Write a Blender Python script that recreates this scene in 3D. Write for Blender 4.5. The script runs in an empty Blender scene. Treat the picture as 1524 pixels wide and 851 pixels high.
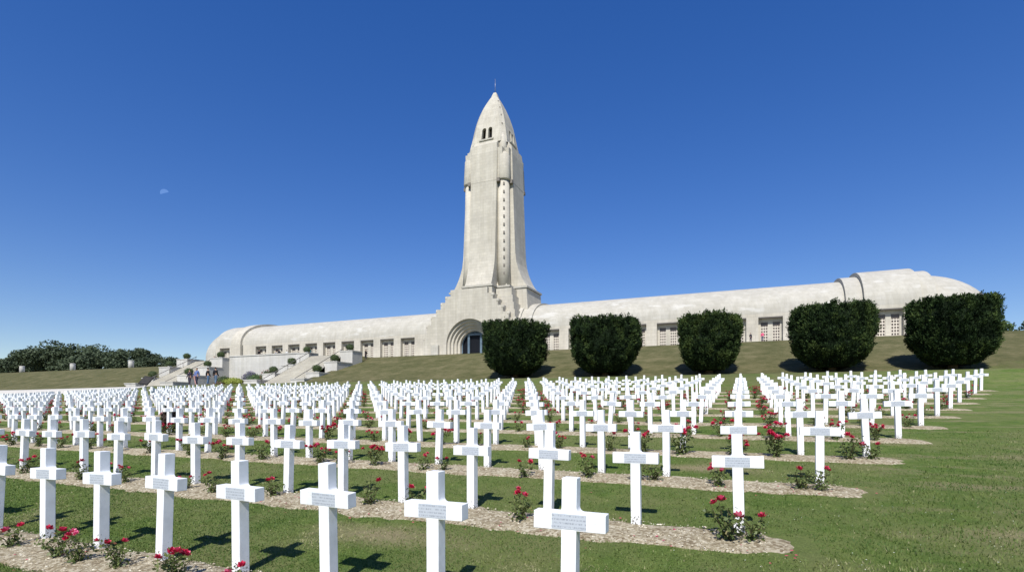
import bpy, bmesh, math, random
import numpy as np
from mathutils import Vector, Matrix, noise
R = math.radians
sc = bpy.context.scene
col = sc.collection
random.seed(7)

# ------------------------------------------------------------------ helpers
class MB:
    """collects faces and links them as ONE mesh object"""
    def __init__(s): s.v = []; s.f = []; s.m = []; s.sm = []
    def add(s, vs, fs, mi=0, smooth=False):
        b = len(s.v); s.v += [tuple(p) for p in vs]
        for f in fs: s.f.append(tuple(b + k for k in f)); s.m.append(mi); s.sm.append(smooth)
    def box(s, x0, x1, y0, y1, z0, z1, mi=0):
        s.add([(x0,y0,z0),(x1,y0,z0),(x1,y1,z0),(x0,y1,z0),(x0,y0,z1),(x1,y0,z1),(x1,y1,z1),(x0,y1,z1)],
              [(0,3,2,1),(4,5,6,7),(0,1,5,4),(1,2,6,5),(2,3,7,6),(3,0,4,7)], mi)
    def prism(s, outl, y0, y1, mi=0, tf=None):
        """outline in XZ (counter-clockwise seen from -Y), pushed from y0 (front) to y1"""
        n = len(outl); vs = [(x,y0,z) for x,z in outl] + [(x,y1,z) for x,z in outl]
        if tf: vs = [tf(p) for p in vs]
        fs = [tuple(range(n)), tuple(range(2*n-1, n-1, -1))]
        for k in range(n): j = (k+1) % n; fs.append((k, k+n, j+n, j))
        s.add(vs, fs, mi)
    def tube(s, pts, rad, n=6, mi=0, smooth=True, cap=True):
        pts = [Vector(p) for p in pts]; rings = []
        vs = []
        for k, p in enumerate(pts):
            d = (pts[min(k+1,len(pts)-1)] - pts[max(k-1,0)]).normalized()
            a = d.orthogonal().normalized(); b = d.cross(a)
            r = rad[k] if isinstance(rad, (list,tuple)) else rad
            for q in range(n):
                t = 2*math.pi*q/n; vs.append(p + a*math.cos(t)*r + b*math.sin(t)*r)
        fs = []
        for k in range(len(pts)-1):
            for q in range(n): fs.append((k*n+q, k*n+(q+1)%n, (k+1)*n+(q+1)%n, (k+1)*n+q))
        if cap: fs.append(tuple(range(n-1,-1,-1))); fs.append(tuple(range((len(pts)-1)*n, len(pts)*n)))
        s.add(vs, fs, mi, smooth)
    def ball(s, c, r, seg=10, ring=7, mi=0, sc=(1,1,1), nz=0, fr=2.0):
        vs = []; fs = []
        for i in range(ring+1):
            th = math.pi*i/ring
            for j in range(seg):
                ph = 2*math.pi*j/seg
                d = Vector((math.sin(th)*math.cos(ph), math.sin(th)*math.sin(ph), math.cos(th)))
                k = 1 + (nz*noise.noise(d*fr + Vector(c)) if nz else 0)
                vs.append((c[0]+d.x*r*sc[0]*k, c[1]+d.y*r*sc[1]*k, c[2]+d.z*r*sc[2]*k))
        for i in range(ring):
            for j in range(seg):
                fs.append((i*seg+j, (i+1)*seg+j, (i+1)*seg+(j+1)%seg, i*seg+(j+1)%seg))
        s.add(vs, fs, mi, True)
    def mesh(s, name, mats):
        me = bpy.data.meshes.new(name); me.from_pydata(s.v, [], s.f)
        for m in (mats if isinstance(mats, (list,tuple)) else [mats]): me.materials.append(m)
        me.polygons.foreach_set('material_index', s.m); me.polygons.foreach_set('use_smooth', s.sm)
        me.validate(); me.update(); return me
    def build(s, name, mats, parent=None, loc=None):
        o = bpy.data.objects.new(name, s.mesh(name, mats)); col.objects.link(o)
        if parent: o.parent = parent
        if loc: o.location = loc
        return o
def mesh_np(name, V, F, mats, smooth=False, var=None, mi=None):
    """fast triangle / quad mesh; var = one random number per vertex in a colour attribute"""
    me = bpy.data.meshes.new(name); k = F.shape[1]
    me.vertices.add(len(V)); me.vertices.foreach_set('co', V.astype(np.float32).ravel())
    me.loops.add(F.size); me.loops.foreach_set('vertex_index', F.astype(np.int32).ravel())
    me.polygons.add(len(F)); me.polygons.foreach_set('loop_start', np.arange(0, F.size, k, dtype=np.int32))
    me.polygons.foreach_set('loop_total', np.full(len(F), k, dtype=np.int32))
    for m in (mats if isinstance(mats,(list,tuple)) else [mats]): me.materials.append(m)
    if mi is not None: me.polygons.foreach_set('material_index', np.array(mi, dtype=np.int32))
    me.polygons.foreach_set('use_smooth', np.full(len(F), smooth))
    if var is not None:
        a = me.attributes.new('var', 'FLOAT', 'POINT'); a.data.foreach_set('value', var.astype(np.float32))
    me.update(); me.validate(); return me
def link(name, me, parent=None):
    o = bpy.data.objects.new(name, me); col.objects.link(o)
    if parent: o.parent = parent
    return o
def empty(name, loc=(0,0,0)):
    o = bpy.data.objects.new(name, None); col.objects.link(o); o.location = loc; o.empty_display_size = .3; return o
def tag(o, label=None, cat=None, group=None, kind=None):
    if label: o['label'] = label
    if cat: o['category'] = cat
    if group: o['group'] = group
    if kind: o['kind'] = kind
    return o
def ordn(n):
    a = ['zeroth','first','second','third','fourth','fifth','sixth','seventh','eighth','ninth','tenth','eleventh','twelfth','thirteenth',
         'fourteenth','fifteenth','sixteenth','seventeenth','eighteenth','nineteenth']
    if n < 20: return a[n]
    t = ['twentieth','thirtieth','fortieth','fiftieth','sixtieth','seventieth','eightieth','ninetieth']
    tt = ['twenty','thirty','forty','fifty','sixty','seventy','eighty','ninety']
    return t[n//10-2] if n % 10 == 0 else tt[n//10-2] + '-' + a[n % 10]
def sstep(x, a, b):
    t = min(1, max(0, (x-a)/(b-a))); return t*t*(3-2*t)

# ------------------------------------------------------------------ materials
def newmat(name, rough=.8, spec=.3):
    m = bpy.data.materials.new(name); m.use_nodes = True; nt = m.node_tree
    b = nt.nodes['Principled BSDF']; b.inputs['Roughness'].default_value = rough
    b.inputs['Specular IOR Level'].default_value = spec
    return m, nt, b
def nd(nt, t, **k):
    n = nt.nodes.new(t)
    for a, v in k.items():
        if a in n.inputs: n.inputs[a].default_value = v
        else: setattr(n, a, v)
    return n
def ramp(nt, src, stops):
    r = nt.nodes.new('ShaderNodeValToRGB'); e = r.color_ramp.elements
    while len(e) < len(stops): e.new(.5)
    for k, (p, c) in enumerate(stops): e[k].position = p; e[k].color = (*c, 1) if len(c) == 3 else c
    nt.links.new(src, r.inputs[0]); return r.outputs[0]
def mixc(nt, fac, a, b, mode='MIX'):
    m = nt.nodes.new('ShaderNodeMix'); m.data_type = 'RGBA'; m.blend_type = mode
    for i, s in ((0, fac), (6, a), (7, b)):
        if hasattr(s, 'links'): nt.links.new(s, m.inputs[i])
        elif i == 0: m.inputs[0].default_value = s
        else: m.inputs[i].default_value = (*s, 1)
    return m.outputs[2]
def noise_n(nt, scale, detail=5, rough=.6, vec=None, kind='Position'):
    n = nd(nt, 'ShaderNodeTexNoise', Scale=scale, Detail=detail, Roughness=rough)
    if vec is None:
        g = nt.nodes.new('ShaderNodeNewGeometry') if kind == 'Position' else nt.nodes.new('ShaderNodeTexCoord')
        vec = g.outputs['Position' if kind == 'Position' else 'Object']
    nt.links.new(vec, n.inputs['Vector']); return n.outputs['Fac']
def mapr(nt, src, a, b_, c, d):
    m = nd(nt, 'ShaderNodeMapRange'); nt.links.new(src, m.inputs['Value'])
    for k, v in (('From Min',a),('From Max',b_),('To Min',c),('To Max',d)): m.inputs[k].default_value = v
    return m.outputs[0]
def bump(nt, b, src, strength=.3, dist=.02):
    u = nd(nt, 'ShaderNodeBump', Strength=strength, Distance=dist)
    nt.links.new(src, u.inputs['Height']); nt.links.new(u.outputs[0], b.inputs['Normal'])

def stone(name, c, c2, course=.5, contrast=.06, patch=None, bright=None):
    m, nt, b = newmat(name, .85, .25)
    g = nt.nodes.new('ShaderNodeNewGeometry'); sx = nt.nodes.new('ShaderNodeSeparateXYZ'); nt.links.new(g.outputs['Position'], sx.inputs[0])
    ad = nd(nt, 'ShaderNodeMath', operation='ADD'); nt.links.new(sx.outputs[0], ad.inputs[0]); nt.links.new(sx.outputs[1], ad.inputs[1])
    cb = nt.nodes.new('ShaderNodeCombineXYZ'); nt.links.new(ad.outputs[0], cb.inputs[0]); nt.links.new(sx.outputs[2], cb.inputs[1])
    br = nt.nodes.new('ShaderNodeTexBrick'); nt.links.new(cb.outputs[0], br.inputs['Vector'])
    br.inputs['Scale'].default_value = 1; br.inputs['Brick Width'].default_value = course*2; br.inputs['Row Height'].default_value = course
    br.inputs['Mortar Size'].default_value = .018; br.inputs['Mortar Smooth'].default_value = .3; br.inputs['Bias'].default_value = 0
    br.inputs['Color1'].default_value = (1,1,1,1); br.inputs['Color2'].default_value = (1-contrast,)*3+(1,); br.inputs['Mortar'].default_value = (1-contrast*2.6,)*3+(1,)
    cc = ramp(nt, noise_n(nt, .35, 6, .65), [(.3, c2), (.62, c)])
    # rain streaks running down the stone
    mp = nd(nt, 'ShaderNodeMapping'); mp.inputs['Scale'].default_value = (1.6,1.6,.09); nt.links.new(g.outputs['Position'], mp.inputs[0])
    st = ramp(nt, noise_n(nt, 1, 5, .7, mp.outputs[0]), [(.42, (.86,.85,.82)), (.62, (1,1,1))])
    cc = mixc(nt, .75, cc, st, 'MULTIPLY')
    if patch:
        mp2 = nd(nt, 'ShaderNodeMapping'); mp2.inputs['Scale'].default_value = (.16,.3,.55); nt.links.new(g.outputs['Position'], mp2.inputs[0])
        cc = mixc(nt, ramp(nt, noise_n(nt, 1.6, 4, .55, mp2.outputs[0]), [(.60,(0,0,0)),(.66,(1,1,1))]), cc, patch)
    cc = mixc(nt, 1, cc, br.outputs[0], 'MULTIPLY')
    nt.links.new(cc, b.inputs['Base Color']); bump(nt, b, noise_n(nt, 6, 6, .7), .35, .03)
    return m
M = {}
M['stone'] = stone('limestone', (.545,.51,.43), (.455,.425,.36), contrast=.09)
M['roof'] = stone('pale_vault_stone', (.475,.452,.392), (.425,.405,.35), .6, .08, patch=(.505,.487,.435))
M['step'] = stone('step_stone', (.47,.445,.375), (.39,.365,.31), .45, .05)
M['wall'] = stone('terrace_stone', (.56,.545,.50), (.46,.45,.415), .45, .05)
def plain(name, c, rough=.7, spec=.3, c2=None, scale=3, bmp=0, kind='Position', metal=0):
    m, nt, b = newmat(name, rough, spec)
    if c2: nt.links.new(ramp(nt, noise_n(nt, scale, 5, .6, kind=kind), [(.32, c2), (.68, c)]), b.inputs['Base Color'])
    else: b.inputs['Base Color'].default_value = (*c, 1)
    b.inputs['Metallic'].default_value = metal
    if bmp: bump(nt, b, noise_n(nt, scale*4, 5, .6, kind=kind), bmp, .01)
    return m
M['dark'] = plain('dark_interior', (.02,.02,.022), .9, .1)
M['glass'] = plain('door_glass', (.008,.009,.012), .45, .15)
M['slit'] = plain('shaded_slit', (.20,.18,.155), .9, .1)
M['shutter'] = plain('dark_transom_glass', (.15,.12,.10), .4, .4, (.09,.08,.07), 2)
M['bluegrey'] = plain('blue_grey_steel', (.13,.18,.22), .45, .5, (.07,.11,.15), 2)
M['doorwhite'] = plain('cream_grille', (.62,.57,.48), .6, .3, (.52,.47,.40), 2)
M['metal'] = plain('grey_metal', (.30,.31,.33), .4, .5, metal=.6)
M['rail'] = plain('dark_handrail', (.12,.11,.10), .5, .4)
M['gravel'] = plain('pale_gravel', (.58,.55,.49), .95, .1, (.42,.40,.35), 9, .5)

# white painted concrete with rain grime and soil splashed on the foot
m, nt, b = newmat('white_concrete', .55, .35); M['cross'] = m
tc = nt.nodes.new('ShaderNodeTexCoord'); oi = nt.nodes.new('ShaderNodeObjectInfo')
vm = nd(nt, 'ShaderNodeVectorMath', operation='ADD'); cbx = nt.nodes.new('ShaderNodeCombineXYZ')
ml = nd(nt, 'ShaderNodeMath', operation='MULTIPLY'); ml.inputs[1].default_value = 37; nt.links.new(oi.outputs['Random'], ml.inputs[0])
for k in range(3): nt.links.new(ml.outputs[0], cbx.inputs[k])
nt.links.new(tc.outputs['Object'], vm.inputs[0]); nt.links.new(cbx.outputs[0], vm.inputs[1])
base = ramp(nt, noise_n(nt, 5, 6, .6, vm.outputs[0]), [(.3, (.68,.69,.68)), (.58, (.83,.84,.84))])
base = mixc(nt, ramp(nt, noise_n(nt, 42, 3, .5, vm.outputs[0]), [(.70,(0,0,0)),(.76,(.5,.5,.5))]), base, (.48,.47,.43))
sz = nt.nodes.new('ShaderNodeSeparateXYZ'); nt.links.new(tc.outputs['Object'], sz.inputs[0])
mr = nd(nt, 'ShaderNodeMapRange'); mr.inputs['From Min'].default_value = .20; mr.inputs['From Max'].default_value = 0; nt.links.new(sz.outputs[2], mr.inputs['Value'])
dn = noise_n(nt, 55, 4, .6, vm.outputs[0])
ma = nd(nt, 'ShaderNodeMath', operation='MULTIPLY_ADD'); nt.links.new(mr.outputs[0], ma.inputs[0]); ma.inputs[1].default_value = .26; nt.links.new(dn, ma.inputs[2])
base = mixc(nt, ramp(nt, ma.outputs[0], [(.70,(0,0,0)),(.78,(1,1,1))]), base, (.17,.155,.125))
nt.links.new(base, b.inputs['Base Color']); bump(nt, b, noise_n(nt, 60, 4, .6, vm.outputs[0]), .15, .003)

# small grey plate; engraved lines too small to read
m, nt, b = newmat('grey_nameplate', .45, .5); M['plate'] = m
tc = nt.nodes.new('ShaderNodeTexCoord'); oi = nt.nodes.new('ShaderNodeObjectInfo')
sx = nt.nodes.new('ShaderNodeSeparateXYZ'); nt.links.new(tc.outputs['Object'], sx.inputs[0])
w = nd(nt, 'ShaderNodeMath', operation='MULTIPLY'); w.inputs[1].default_value = 2*math.pi/.023; nt.links.new(sx.outputs[2], w.inputs[0])
sn = nd(nt, 'ShaderNodeMath', operation='SINE'); nt.links.new(w.outputs[0], sn.inputs[0])
gt = nd(nt, 'ShaderNodeMath', operation='GREATER_THAN'); gt.inputs[1].default_value = .15; nt.links.new(sn.outputs[0], gt.inputs[0])
mp = nd(nt, 'ShaderNodeMapping'); mp.inputs['Scale'].default_value = (170,1,44); nt.links.new(tc.outputs['Object'], mp.inputs[0])
cb = nt.nodes.new('ShaderNodeCombineXYZ'); 
ml = nd(nt, 'ShaderNodeMath', operation='MULTIPLY'); ml.inputs[1].default_value = 90; nt.links.new(oi.outputs['Random'], ml.inputs[0]); nt.links.new(ml.outputs[0], cb.inputs[0])
va = nd(nt, 'ShaderNodeVectorMath', operation='ADD'); nt.links.new(mp.outputs[0], va.inputs[0]); nt.links.new(cb.outputs[0], va.inputs[1])
g2 = ramp(nt, noise_n(nt, 1, 2, .5, va.outputs[0]), [(.46,(0,0,0)),(.54,(1,1,1))])
fx = nd(nt, 'ShaderNodeMath', operation='MULTIPLY'); nt.links.new(gt.outputs[0], fx.inputs[0]); nt.links.new(g2, fx.inputs[1])
nt.links.new(mixc(nt, fx.outputs[0], (.46,.49,.53), (.29,.31,.35)), b.inputs['Base Color'])

def leafmat(name, cols, rough=.6, trans=.0, spec=.3):
    """cols: colour stops along the per-leaf random number"""
    m, nt, b = newmat(name, rough, spec)
    at = nd(nt, 'ShaderNodeAttribute', attribute_name='var')
    c = ramp(nt, at.outputs['Fac'], cols); nt.links.new(c, b.inputs['Base Color'])
    if trans:
        t = nt.nodes.new('ShaderNodeBsdfTranslucent'); nt.links.new(c, t.inputs[0])
        mx = nt.nodes.new('ShaderNodeMixShader'); mx.inputs[0].default_value = trans
        nt.links.new(b.outputs[0], mx.inputs[1]); nt.links.new(t.outputs[0], mx.inputs[2])
        nt.links.new(mx.outputs[0], nt.nodes['Material Output'].inputs[0])
    return m
M['yew'] = leafmat('yew_needles', [(0,(.007,.013,.006)),(.5,(.030,.054,.019)),(1,(.085,.120,.034))], .8, .1, .08)
M['tree'] = leafmat('tree_leaves', [(0,(.035,.052,.026)),(.6,(.065,.090,.045)),(1,(.11,.135,.07))], .7, .15)
M['bush'] = leafmat('bush_leaves', [(0,(.04,.07,.025)),(.6,(.08,.13,.04)),(1,(.14,.19,.06))], .6, .2)
M['rose'] = leafmat('rose_leaves', [(0,(.055,.085,.022)),(.55,(.115,.15,.042)),(.85,(.20,.22,.08)),(1,(.18,.08,.04))], .5, .25)
M['box'] = leafmat('boxwood', [(0,(.03,.05,.015)),(1,(.09,.125,.035))], .6, .15)
M['blade'] = leafmat('grass_blade', [(0,(.065,.120,.024)),(.5,(.112,.172,.036)),(.85,(.185,.22,.06)),(1,(.33,.31,.16))], .6, .3)
M['petal'] = leafmat('crimson_petal', [(0,(.34,.006,.03)),(.6,(.62,.022,.085)),(1,(.76,.16,.27))], .5, .2)
M['petalpink'] = leafmat('pink_petal', [(0,(.55,.03,.12)),(.6,(.75,.16,.30)),(1,(.82,.45,.50))], .5, .2)
M['bark'] = plain('bark', (.12,.09,.06), .9, .1, (.06,.045,.03), 8)
M['stem'] = plain('rose_stem', (.07,.06,.03), .8, .2)
M['pebble'] = leafmat('pebble', [(0,(.34,.29,.20)),(.6,(.52,.46,.34)),(1,(.68,.64,.52))], .9)

# lawn: green near the graves, dry olive on the bank
PATCH = [(3.9,6.0,1.3,.20),(2.9,6.3,.6,.2),(5.6,9.3,1.0,.22),(8.2,13.0,1.5,.26),(-3.4,4.5,.6,.22),(4.7,3.9,1.2,.3),(-.6,8.85,.6,.2)]
def lawn():
    m, nt, b = newmat('lawn', .95, .08)
    g = nt.nodes.new('ShaderNodeNewGeometry'); P = g.outputs['Position']
    sx = nt.nodes.new('ShaderNodeSeparateXYZ'); nt.links.new(P, sx.inputs[0])
    big = noise_n(nt, .55, 5, .65); mid = noise_n(nt, 3.2, 6, .7); fine = noise_n(nt, 46, 4, .75)
    green = ramp(nt, mid, [(.28,(.066,.112,.022)),(.5,(.102,.152,.034)),(.70,(.150,.188,.052))])
    green = mixc(nt, ramp(nt, big, [(.42,(0,0,0)),(.64,(.9,.9,.9))]), green, (.165,.175,.068))
    dry = ramp(nt, noise_n(nt, .45, 7, .75), [(.34,(.066,.072,.028)),(.5,(.105,.101,.046)),(.66,(.155,.138,.072))])
    # bank mask by distance up the hill
    mr = nd(nt, 'ShaderNodeMapRange'); mr.inputs['From Min'].default_value = 44; mr.inputs['From Max'].default_value = 62; wob = nd(nt, 'ShaderNodeMath', operation='MULTIPLY_ADD'); nt.links.new(big, wob.inputs[0]); wob.inputs[1].default_value = 22; nt.links.new(sx.outputs[1], wob.inputs[2]); wo2 = nd(nt, 'ShaderNodeMath', operation='SUBTRACT'); nt.links.new(wob.outputs[0], wo2.inputs[0]); wo2.inputs[1].default_value = 9; xx_ = mapr(nt, sx.outputs[0], 16, 3, 0, 15); wo3 = nd(nt, 'ShaderNodeMath', operation='ADD'); nt.links.new(wo2.outputs[0], wo3.inputs[0]); nt.links.new(xx_, wo3.inputs[1]); nt.links.new(wo3.outputs[0], mr.inputs['Value'])
    c = mixc(nt, mr.outputs[0], green, dry)
    # worn pale patches to the right of the graves
    wv = nd(nt, 'ShaderNodeMapping'); wv.inputs['Scale'].default_value = (.55,1.6,.2); wv.inputs['Location'].default_value = (3.3,1.1,0); nt.links.new(P, wv.inputs[0])
    wn = ramp(nt, noise_n(nt, 1, 6, .7, wv.outputs[0]), [(.52,(0,0,0)),(.64,(.85,.85,.85))])
    mx = nd(nt, 'ShaderNodeMapRange'); mx.inputs['From Min'].default_value = .8; mx.inputs['From Max'].default_value = 2.2; nt.links.new(sx.outputs[0], mx.inputs['Value'])
    my = nd(nt, 'ShaderNodeMapRange'); my.inputs['From Min'].default_value = 40; my.inputs['From Max'].default_value = 25; nt.links.new(sx.outputs[1], my.inputs['Value'])
    k = nd(nt, 'ShaderNodeMath', operation='MULTIPLY'); nt.links.new(mx.outputs[0], k.inputs[0]); nt.links.new(my.outputs[0], k.inputs[1])
    k2 = nd(nt, 'ShaderNodeMath', operation='MULTIPLY'); nt.links.new(k.outputs[0], k2.inputs[0]); nt.links.new(wn, k2.inputs[1])
    c = mixc(nt, k2.outputs[0], c, (.215,.195,.10))
    wob3 = nd(nt, 'ShaderNodeTexNoise', Scale=2.6, Detail=5, Roughness=.7); nt.links.new(P, wob3.inputs['Vector'])
    prev = None
    for (cx, cy, rx, ry) in PATCH:
        mpp = nd(nt, 'ShaderNodeMapping'); mpp.inputs['Location'].default_value = (-cx/rx, -cy/ry, 0); mpp.inputs['Scale'].default_value = (1/rx, 1/ry, 0); nt.links.new(P, mpp.inputs[0])
        ln = nd(nt, 'ShaderNodeVectorMath', operation='LENGTH'); nt.links.new(mpp.outputs[0], ln.inputs[0])
        if prev is None: prev = ln.outputs['Value']
        else: mn = nd(nt, 'ShaderNodeMath', operation='MINIMUM'); nt.links.new(prev, mn.inputs[0]); nt.links.new(ln.outputs['Value'], mn.inputs[1]); prev = mn.outputs[0]
    wa = nd(nt, 'ShaderNodeMath', operation='MULTIPLY_ADD'); nt.links.new(wob3.outputs['Fac'], wa.inputs[0]); wa.inputs[1].default_value = 2.4; nt.links.new(prev, wa.inputs[2])
    c = mixc(nt, ramp(nt, wa.outputs[0], [(.45,(.85,.85,.85)),(.98,(0,0,0))]) if False else mapr(nt, wa.outputs[0], 1.5, 3.1, .8, 0), c, (.28,.23,.135))
    c = mixc(nt, .8, c, ramp(nt, fine, [(.3,(.62,.64,.60)),(.52,(1,1,1)),(.72,(1.3,1.28,1.2))]), 'MULTIPLY')
    nt.links.new(c, b.inputs['Base Color']); bump(nt, b, fine, .9, .03)
    return m
M['lawn'] = lawn()
def soil():
    m, nt, b = newmat('gravelly_soil', .97, .08)
    vo = nd(nt, 'ShaderNodeTexVoronoi', Scale=38); g = nt.nodes.new('ShaderNodeNewGeometry'); nt.links.new(g.outputs['Position'], vo.inputs['Vector'])
    bw = nt.nodes.new('ShaderNodeRGBToBW'); nt.links.new(vo.outputs['Color'], bw.inputs[0])
    c = ramp(nt, bw.outputs[0], [(.15,(.25,.20,.125)),(.5,(.40,.345,.23)),(.85,(.60,.54,.40))])
    c2 = ramp(nt, noise_n(nt, 4, 6, .7), [(.33,(.60,.55,.50)),(.6,(1,1,1))])
    c = mixc(nt, .8, c, c2, 'MULTIPLY')
    nt.links.new(c, b.inputs['Base Color']); bump(nt, b, noise_n(nt, 40, 5, .75), .9, .03)
    return m
M['soil'] = soil()

# ------------------------------------------------------------------ terrain
SL = .0822
SX0, SX1 = -97.6, -58.4          # the stair court cut into the bank
def bank(y):
    if y <= 31: return SL*y
    if y <= 38: return SL*31 + 1.30*sstep(y, 30.6, 38)
    if y <= 55: return 3.85 + (y-38)*.0353
    z0 = 4.45
    t = (y-55)/19.5
    if t < 1: 
        return z0 + (10.02-z0)*(t*.86 + .14*t*t*(3-2*t))
    if y < 80: return 10.02 + (y-74.5)/5.5*.5
    if y < 130: return 10.52
    return max(-30, 10.52 - (y-130)*.02)
def H(x, y):
    z = bank(y)
    if y < -25: z = SL*-25 + (y+25)*.01
    d = max(0, -(x+38)); d = d*d/(d+4) if d > 0 else 0
    z -= .021*d*(1-sstep(y, 31, 38))*(1 if y > -25 else 0)
    d2 = max(0, -(x+52)); z -= .0085*d2/(1+d2*.004)*sstep(y,31,38)*(1-sstep(y,42,53)) if y > -25 else 0
    if SX0 < x < SX1 and 55 < y: z = 4.45 + (y-55)*.07 if y < 68.4 else max(z, 10.0)
    return z
def ggrid():
    xs = [-4000,-1500,-700,-400,-260] + list(np.arange(-200,-98,3.)) + [SX0-.05, SX0+.05] + list(np.arange(-96,-59,2.)) + [SX1-.05, SX1+.05] + list(np.arange(-57,45,1.5)) + [60,90,150,300,700,1500,4000]
    ys = [-800,-200,-60,-26,-24] + list(np.arange(-12,34,1.)) + list(np.arange(34,80.,.75)) + [68.35,68.45] + [85,95,110,130,135,180,260,500,1000,2200,5000]
    xs = sorted(set(float(x) for x in xs)); ys = sorted(set(float(y) for y in ys))
    nx = len(xs)
    V = np.array([(x,y,H(x,y)) for y in ys for x in xs])
    F = np.array([(j*nx+i, j*nx+i+1, (j+1)*nx+i+1, (j+1)*nx+i) for j in range(len(ys)-1) for i in range(nx-1)])
    o = link('grass_ground', mesh_np('grass_ground', V, F, M['lawn'], True)); tag(o, kind='structure')
ggrid()

X0, Y0, DX, DY, NR = -.9985, 3.2396, .9728, 2.3965, 12
def rowY(i): return Y0 + DY*i
def leftlim(i): return -2.45*rowY(i) - 1.5
def bed(i):
    y = rowY(i); xr = X0 + DX*i; fine = i < 4
    segs = []
    x = xr + .64
    xs = []
    lim = leftlim(i)
    while x > lim: xs.append(x); x -= (.07 if (fine and x > -13) else .3)
    na = 15 if fine else 9
    ya = np.linspace(-.78, .28, na)
    V = []; 
    for X in xs:
        e0 = -.60 + .10*noise.noise(Vector((X*1.1, i*7.3, 0))) + .05*noise.noise(Vector((X*4, i*3.1, 5)))
        e1 = .08 + .05*noise.noise(Vector((X*1.3, i*5.3, 9))) + .04*noise.noise(Vector((X*5, i*3.1, 2)))
        endk = min(1, max(0, (xr+.64-X)/(.5+.2*noise.noise(Vector((i*3.3,0,0))))))**.5
        mid = (e0+e1)/2; e0 = mid+(e0-mid)*(.25+.75*endk); e1 = mid+(e1-mid)*(.25+.75*endk)
        for q in ya:
            k = min(q-e0, e1-q) + (.07*noise.noise(Vector((X*2.6, q*5, i*3.3))) + .035*noise.noise(Vector((X*9, q*9, i*1.7))))
            k = min(k, (xr+.50+.22*noise.noise(Vector((q*4, i*4.1, 7)))-X)*.8)
            h = .022*min(1, k/.09) if k > 0 else max(-.03, k*.35)
            h += .006*noise.noise(Vector((X*7, q*7, i*2))) + (.004*noise.noise(Vector((X*25, q*25, i))) if fine else 0) - .02*(1-endk)
            V.append((X, y+q, H(X,y+q)+h))
    F = [(a*na+b_, a*na+b_+1, (a+1)*na+b_+1, (a+1)*na+b_) for a in range(len(xs)-1) for b_ in range(na-1)]
    o = link('soil_bed', mesh_np('soil_bed', np.array(V), np.array(F), M['soil'], True)); tag(o, kind='structure')
for i in range(NR): bed(i)
# gravel path behind the graves
def strip(name, xs, ys, dz, mat):
    V = np.array([(x,y,H(x,y)+dz) for y in ys for x in xs]); nx = len(xs)
    F = np.array([(j*nx+i, j*nx+i+1, (j+1)*nx+i+1, (j+1)*nx+i) for j in range(len(ys)-1) for i in range(nx-1)])
    o = link(name, mesh_np(name, V, F, mat, True)); tag(o, kind='structure'); return o
strip('gravel_path', [-400,-260]+list(np.arange(-200,-57.5,3.)), list(np.arange(34.75,55.6,.75)), .03, M['gravel'])
strip('terrace_paving', [-300]+list(np.arange(-200,60,3.)), [75.3,76,78,79.6], .03, M['gravel'])

# ------------------------------------------------------------------ grave crosses
def cross_mesh():
    P, D, A, ah, zc, top = .049, .048, .234, .056, .707, .98
    r = .030
    half = [(P, 0), (P, zc-ah), (A, zc-ah), (A, zc+ah)]
    arc = [(P+r-r*math.sin(t), zc+ah+r-r*math.cos(t)) for t in [k*math.pi/2/5 for k in range(6)]]
    half += arc + [(P, top)]
    outl = half + [(-x, z) for x, z in reversed(half)]
    outl = [(x, z-.06 if z == 0 else z) for x, z in outl]
    bm = bmesh.new(); f = bm.faces.new([bm.verts.new((x,-D,z)) for x, z in outl])
    ex = bmesh.ops.extrude_face_region(bm, geom=[f]); 
    bmesh.ops.translate(bm, verts=[v for v in ex['geom'] if isinstance(v, bmesh.types.BMVert)], vec=(0,2*D,0))
    bmesh.ops.recalc_face_normals(bm, faces=bm.faces)
    ed = [e for e in bm.edges if len(e.link_faces) == 2 and e.calc_face_angle() > .9]
    bmesh.ops.bevel(bm, geom=ed, offset=.0045, segments=2, profile=.6, affect='EDGES')
    me = bpy.data.meshes.new('grave_cross'); bm.to_mesh(me); bm.free(); me.materials.append(M['cross']); return me
CM = cross_mesh()
pb = MB(); pb.box(-.112,.112,-.0505,-.0479,.707-.047,.707+.047); PM = pb.mesh('nameplate', M['plate'])
crosses = []
rng = random.Random(11)
for i in range(NR):
    j = 0
    while X0+DX*(i-j) > leftlim(i):
        x = X0+DX*(i-j)+rng.uniform(-.012,.012); y = rowY(i)+rng.uniform(-.015,.015)
        crosses.append((math.hypot(x,y), i, j, x, y, rng.uniform(-1.6,1.6), rng.gauss(0,1.0), rng.gauss(0,1.1), rng.uniform(-.015,.012))); j += 1
rown = ['nearest','second nearest','third nearest','fourth nearest','fifth nearest','sixth nearest','seventh nearest','eighth nearest','ninth nearest','tenth nearest','eleventh nearest','farthest']
crosses.sort()
stuff = []
for k, (d, i, j, x, y, rz, rx, ry, dz) in enumerate(crosses):
    Mx = Matrix.Translation((x,y,H(x,y)+dz)) @ Matrix.Rotation(R(rz),4,'Z') @ Matrix.Rotation(R(ry),4,'Y') @ Matrix.Rotation(R(rx),4,'X')
    if k < 300:
        o = link('grave_cross', CM); o.matrix_world = Mx
        end = 'at the right end of' if j == 0 else '%s from the right in' % ordn(j+1)
        tag(o, 'white grave cross with grey nameplate, %s the %s row' % (end, rown[i]), 'grave cross', 'white crosses standing in rows on the lawn')
        link('nameplate', PM, o)
    else: stuff.append(Mx)
V0 = np.array([v.co[:] for v in CM.vertices]+[v.co[:] for v in PM.vertices]); nv = len(CM.vertices)
mb = MB()
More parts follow.
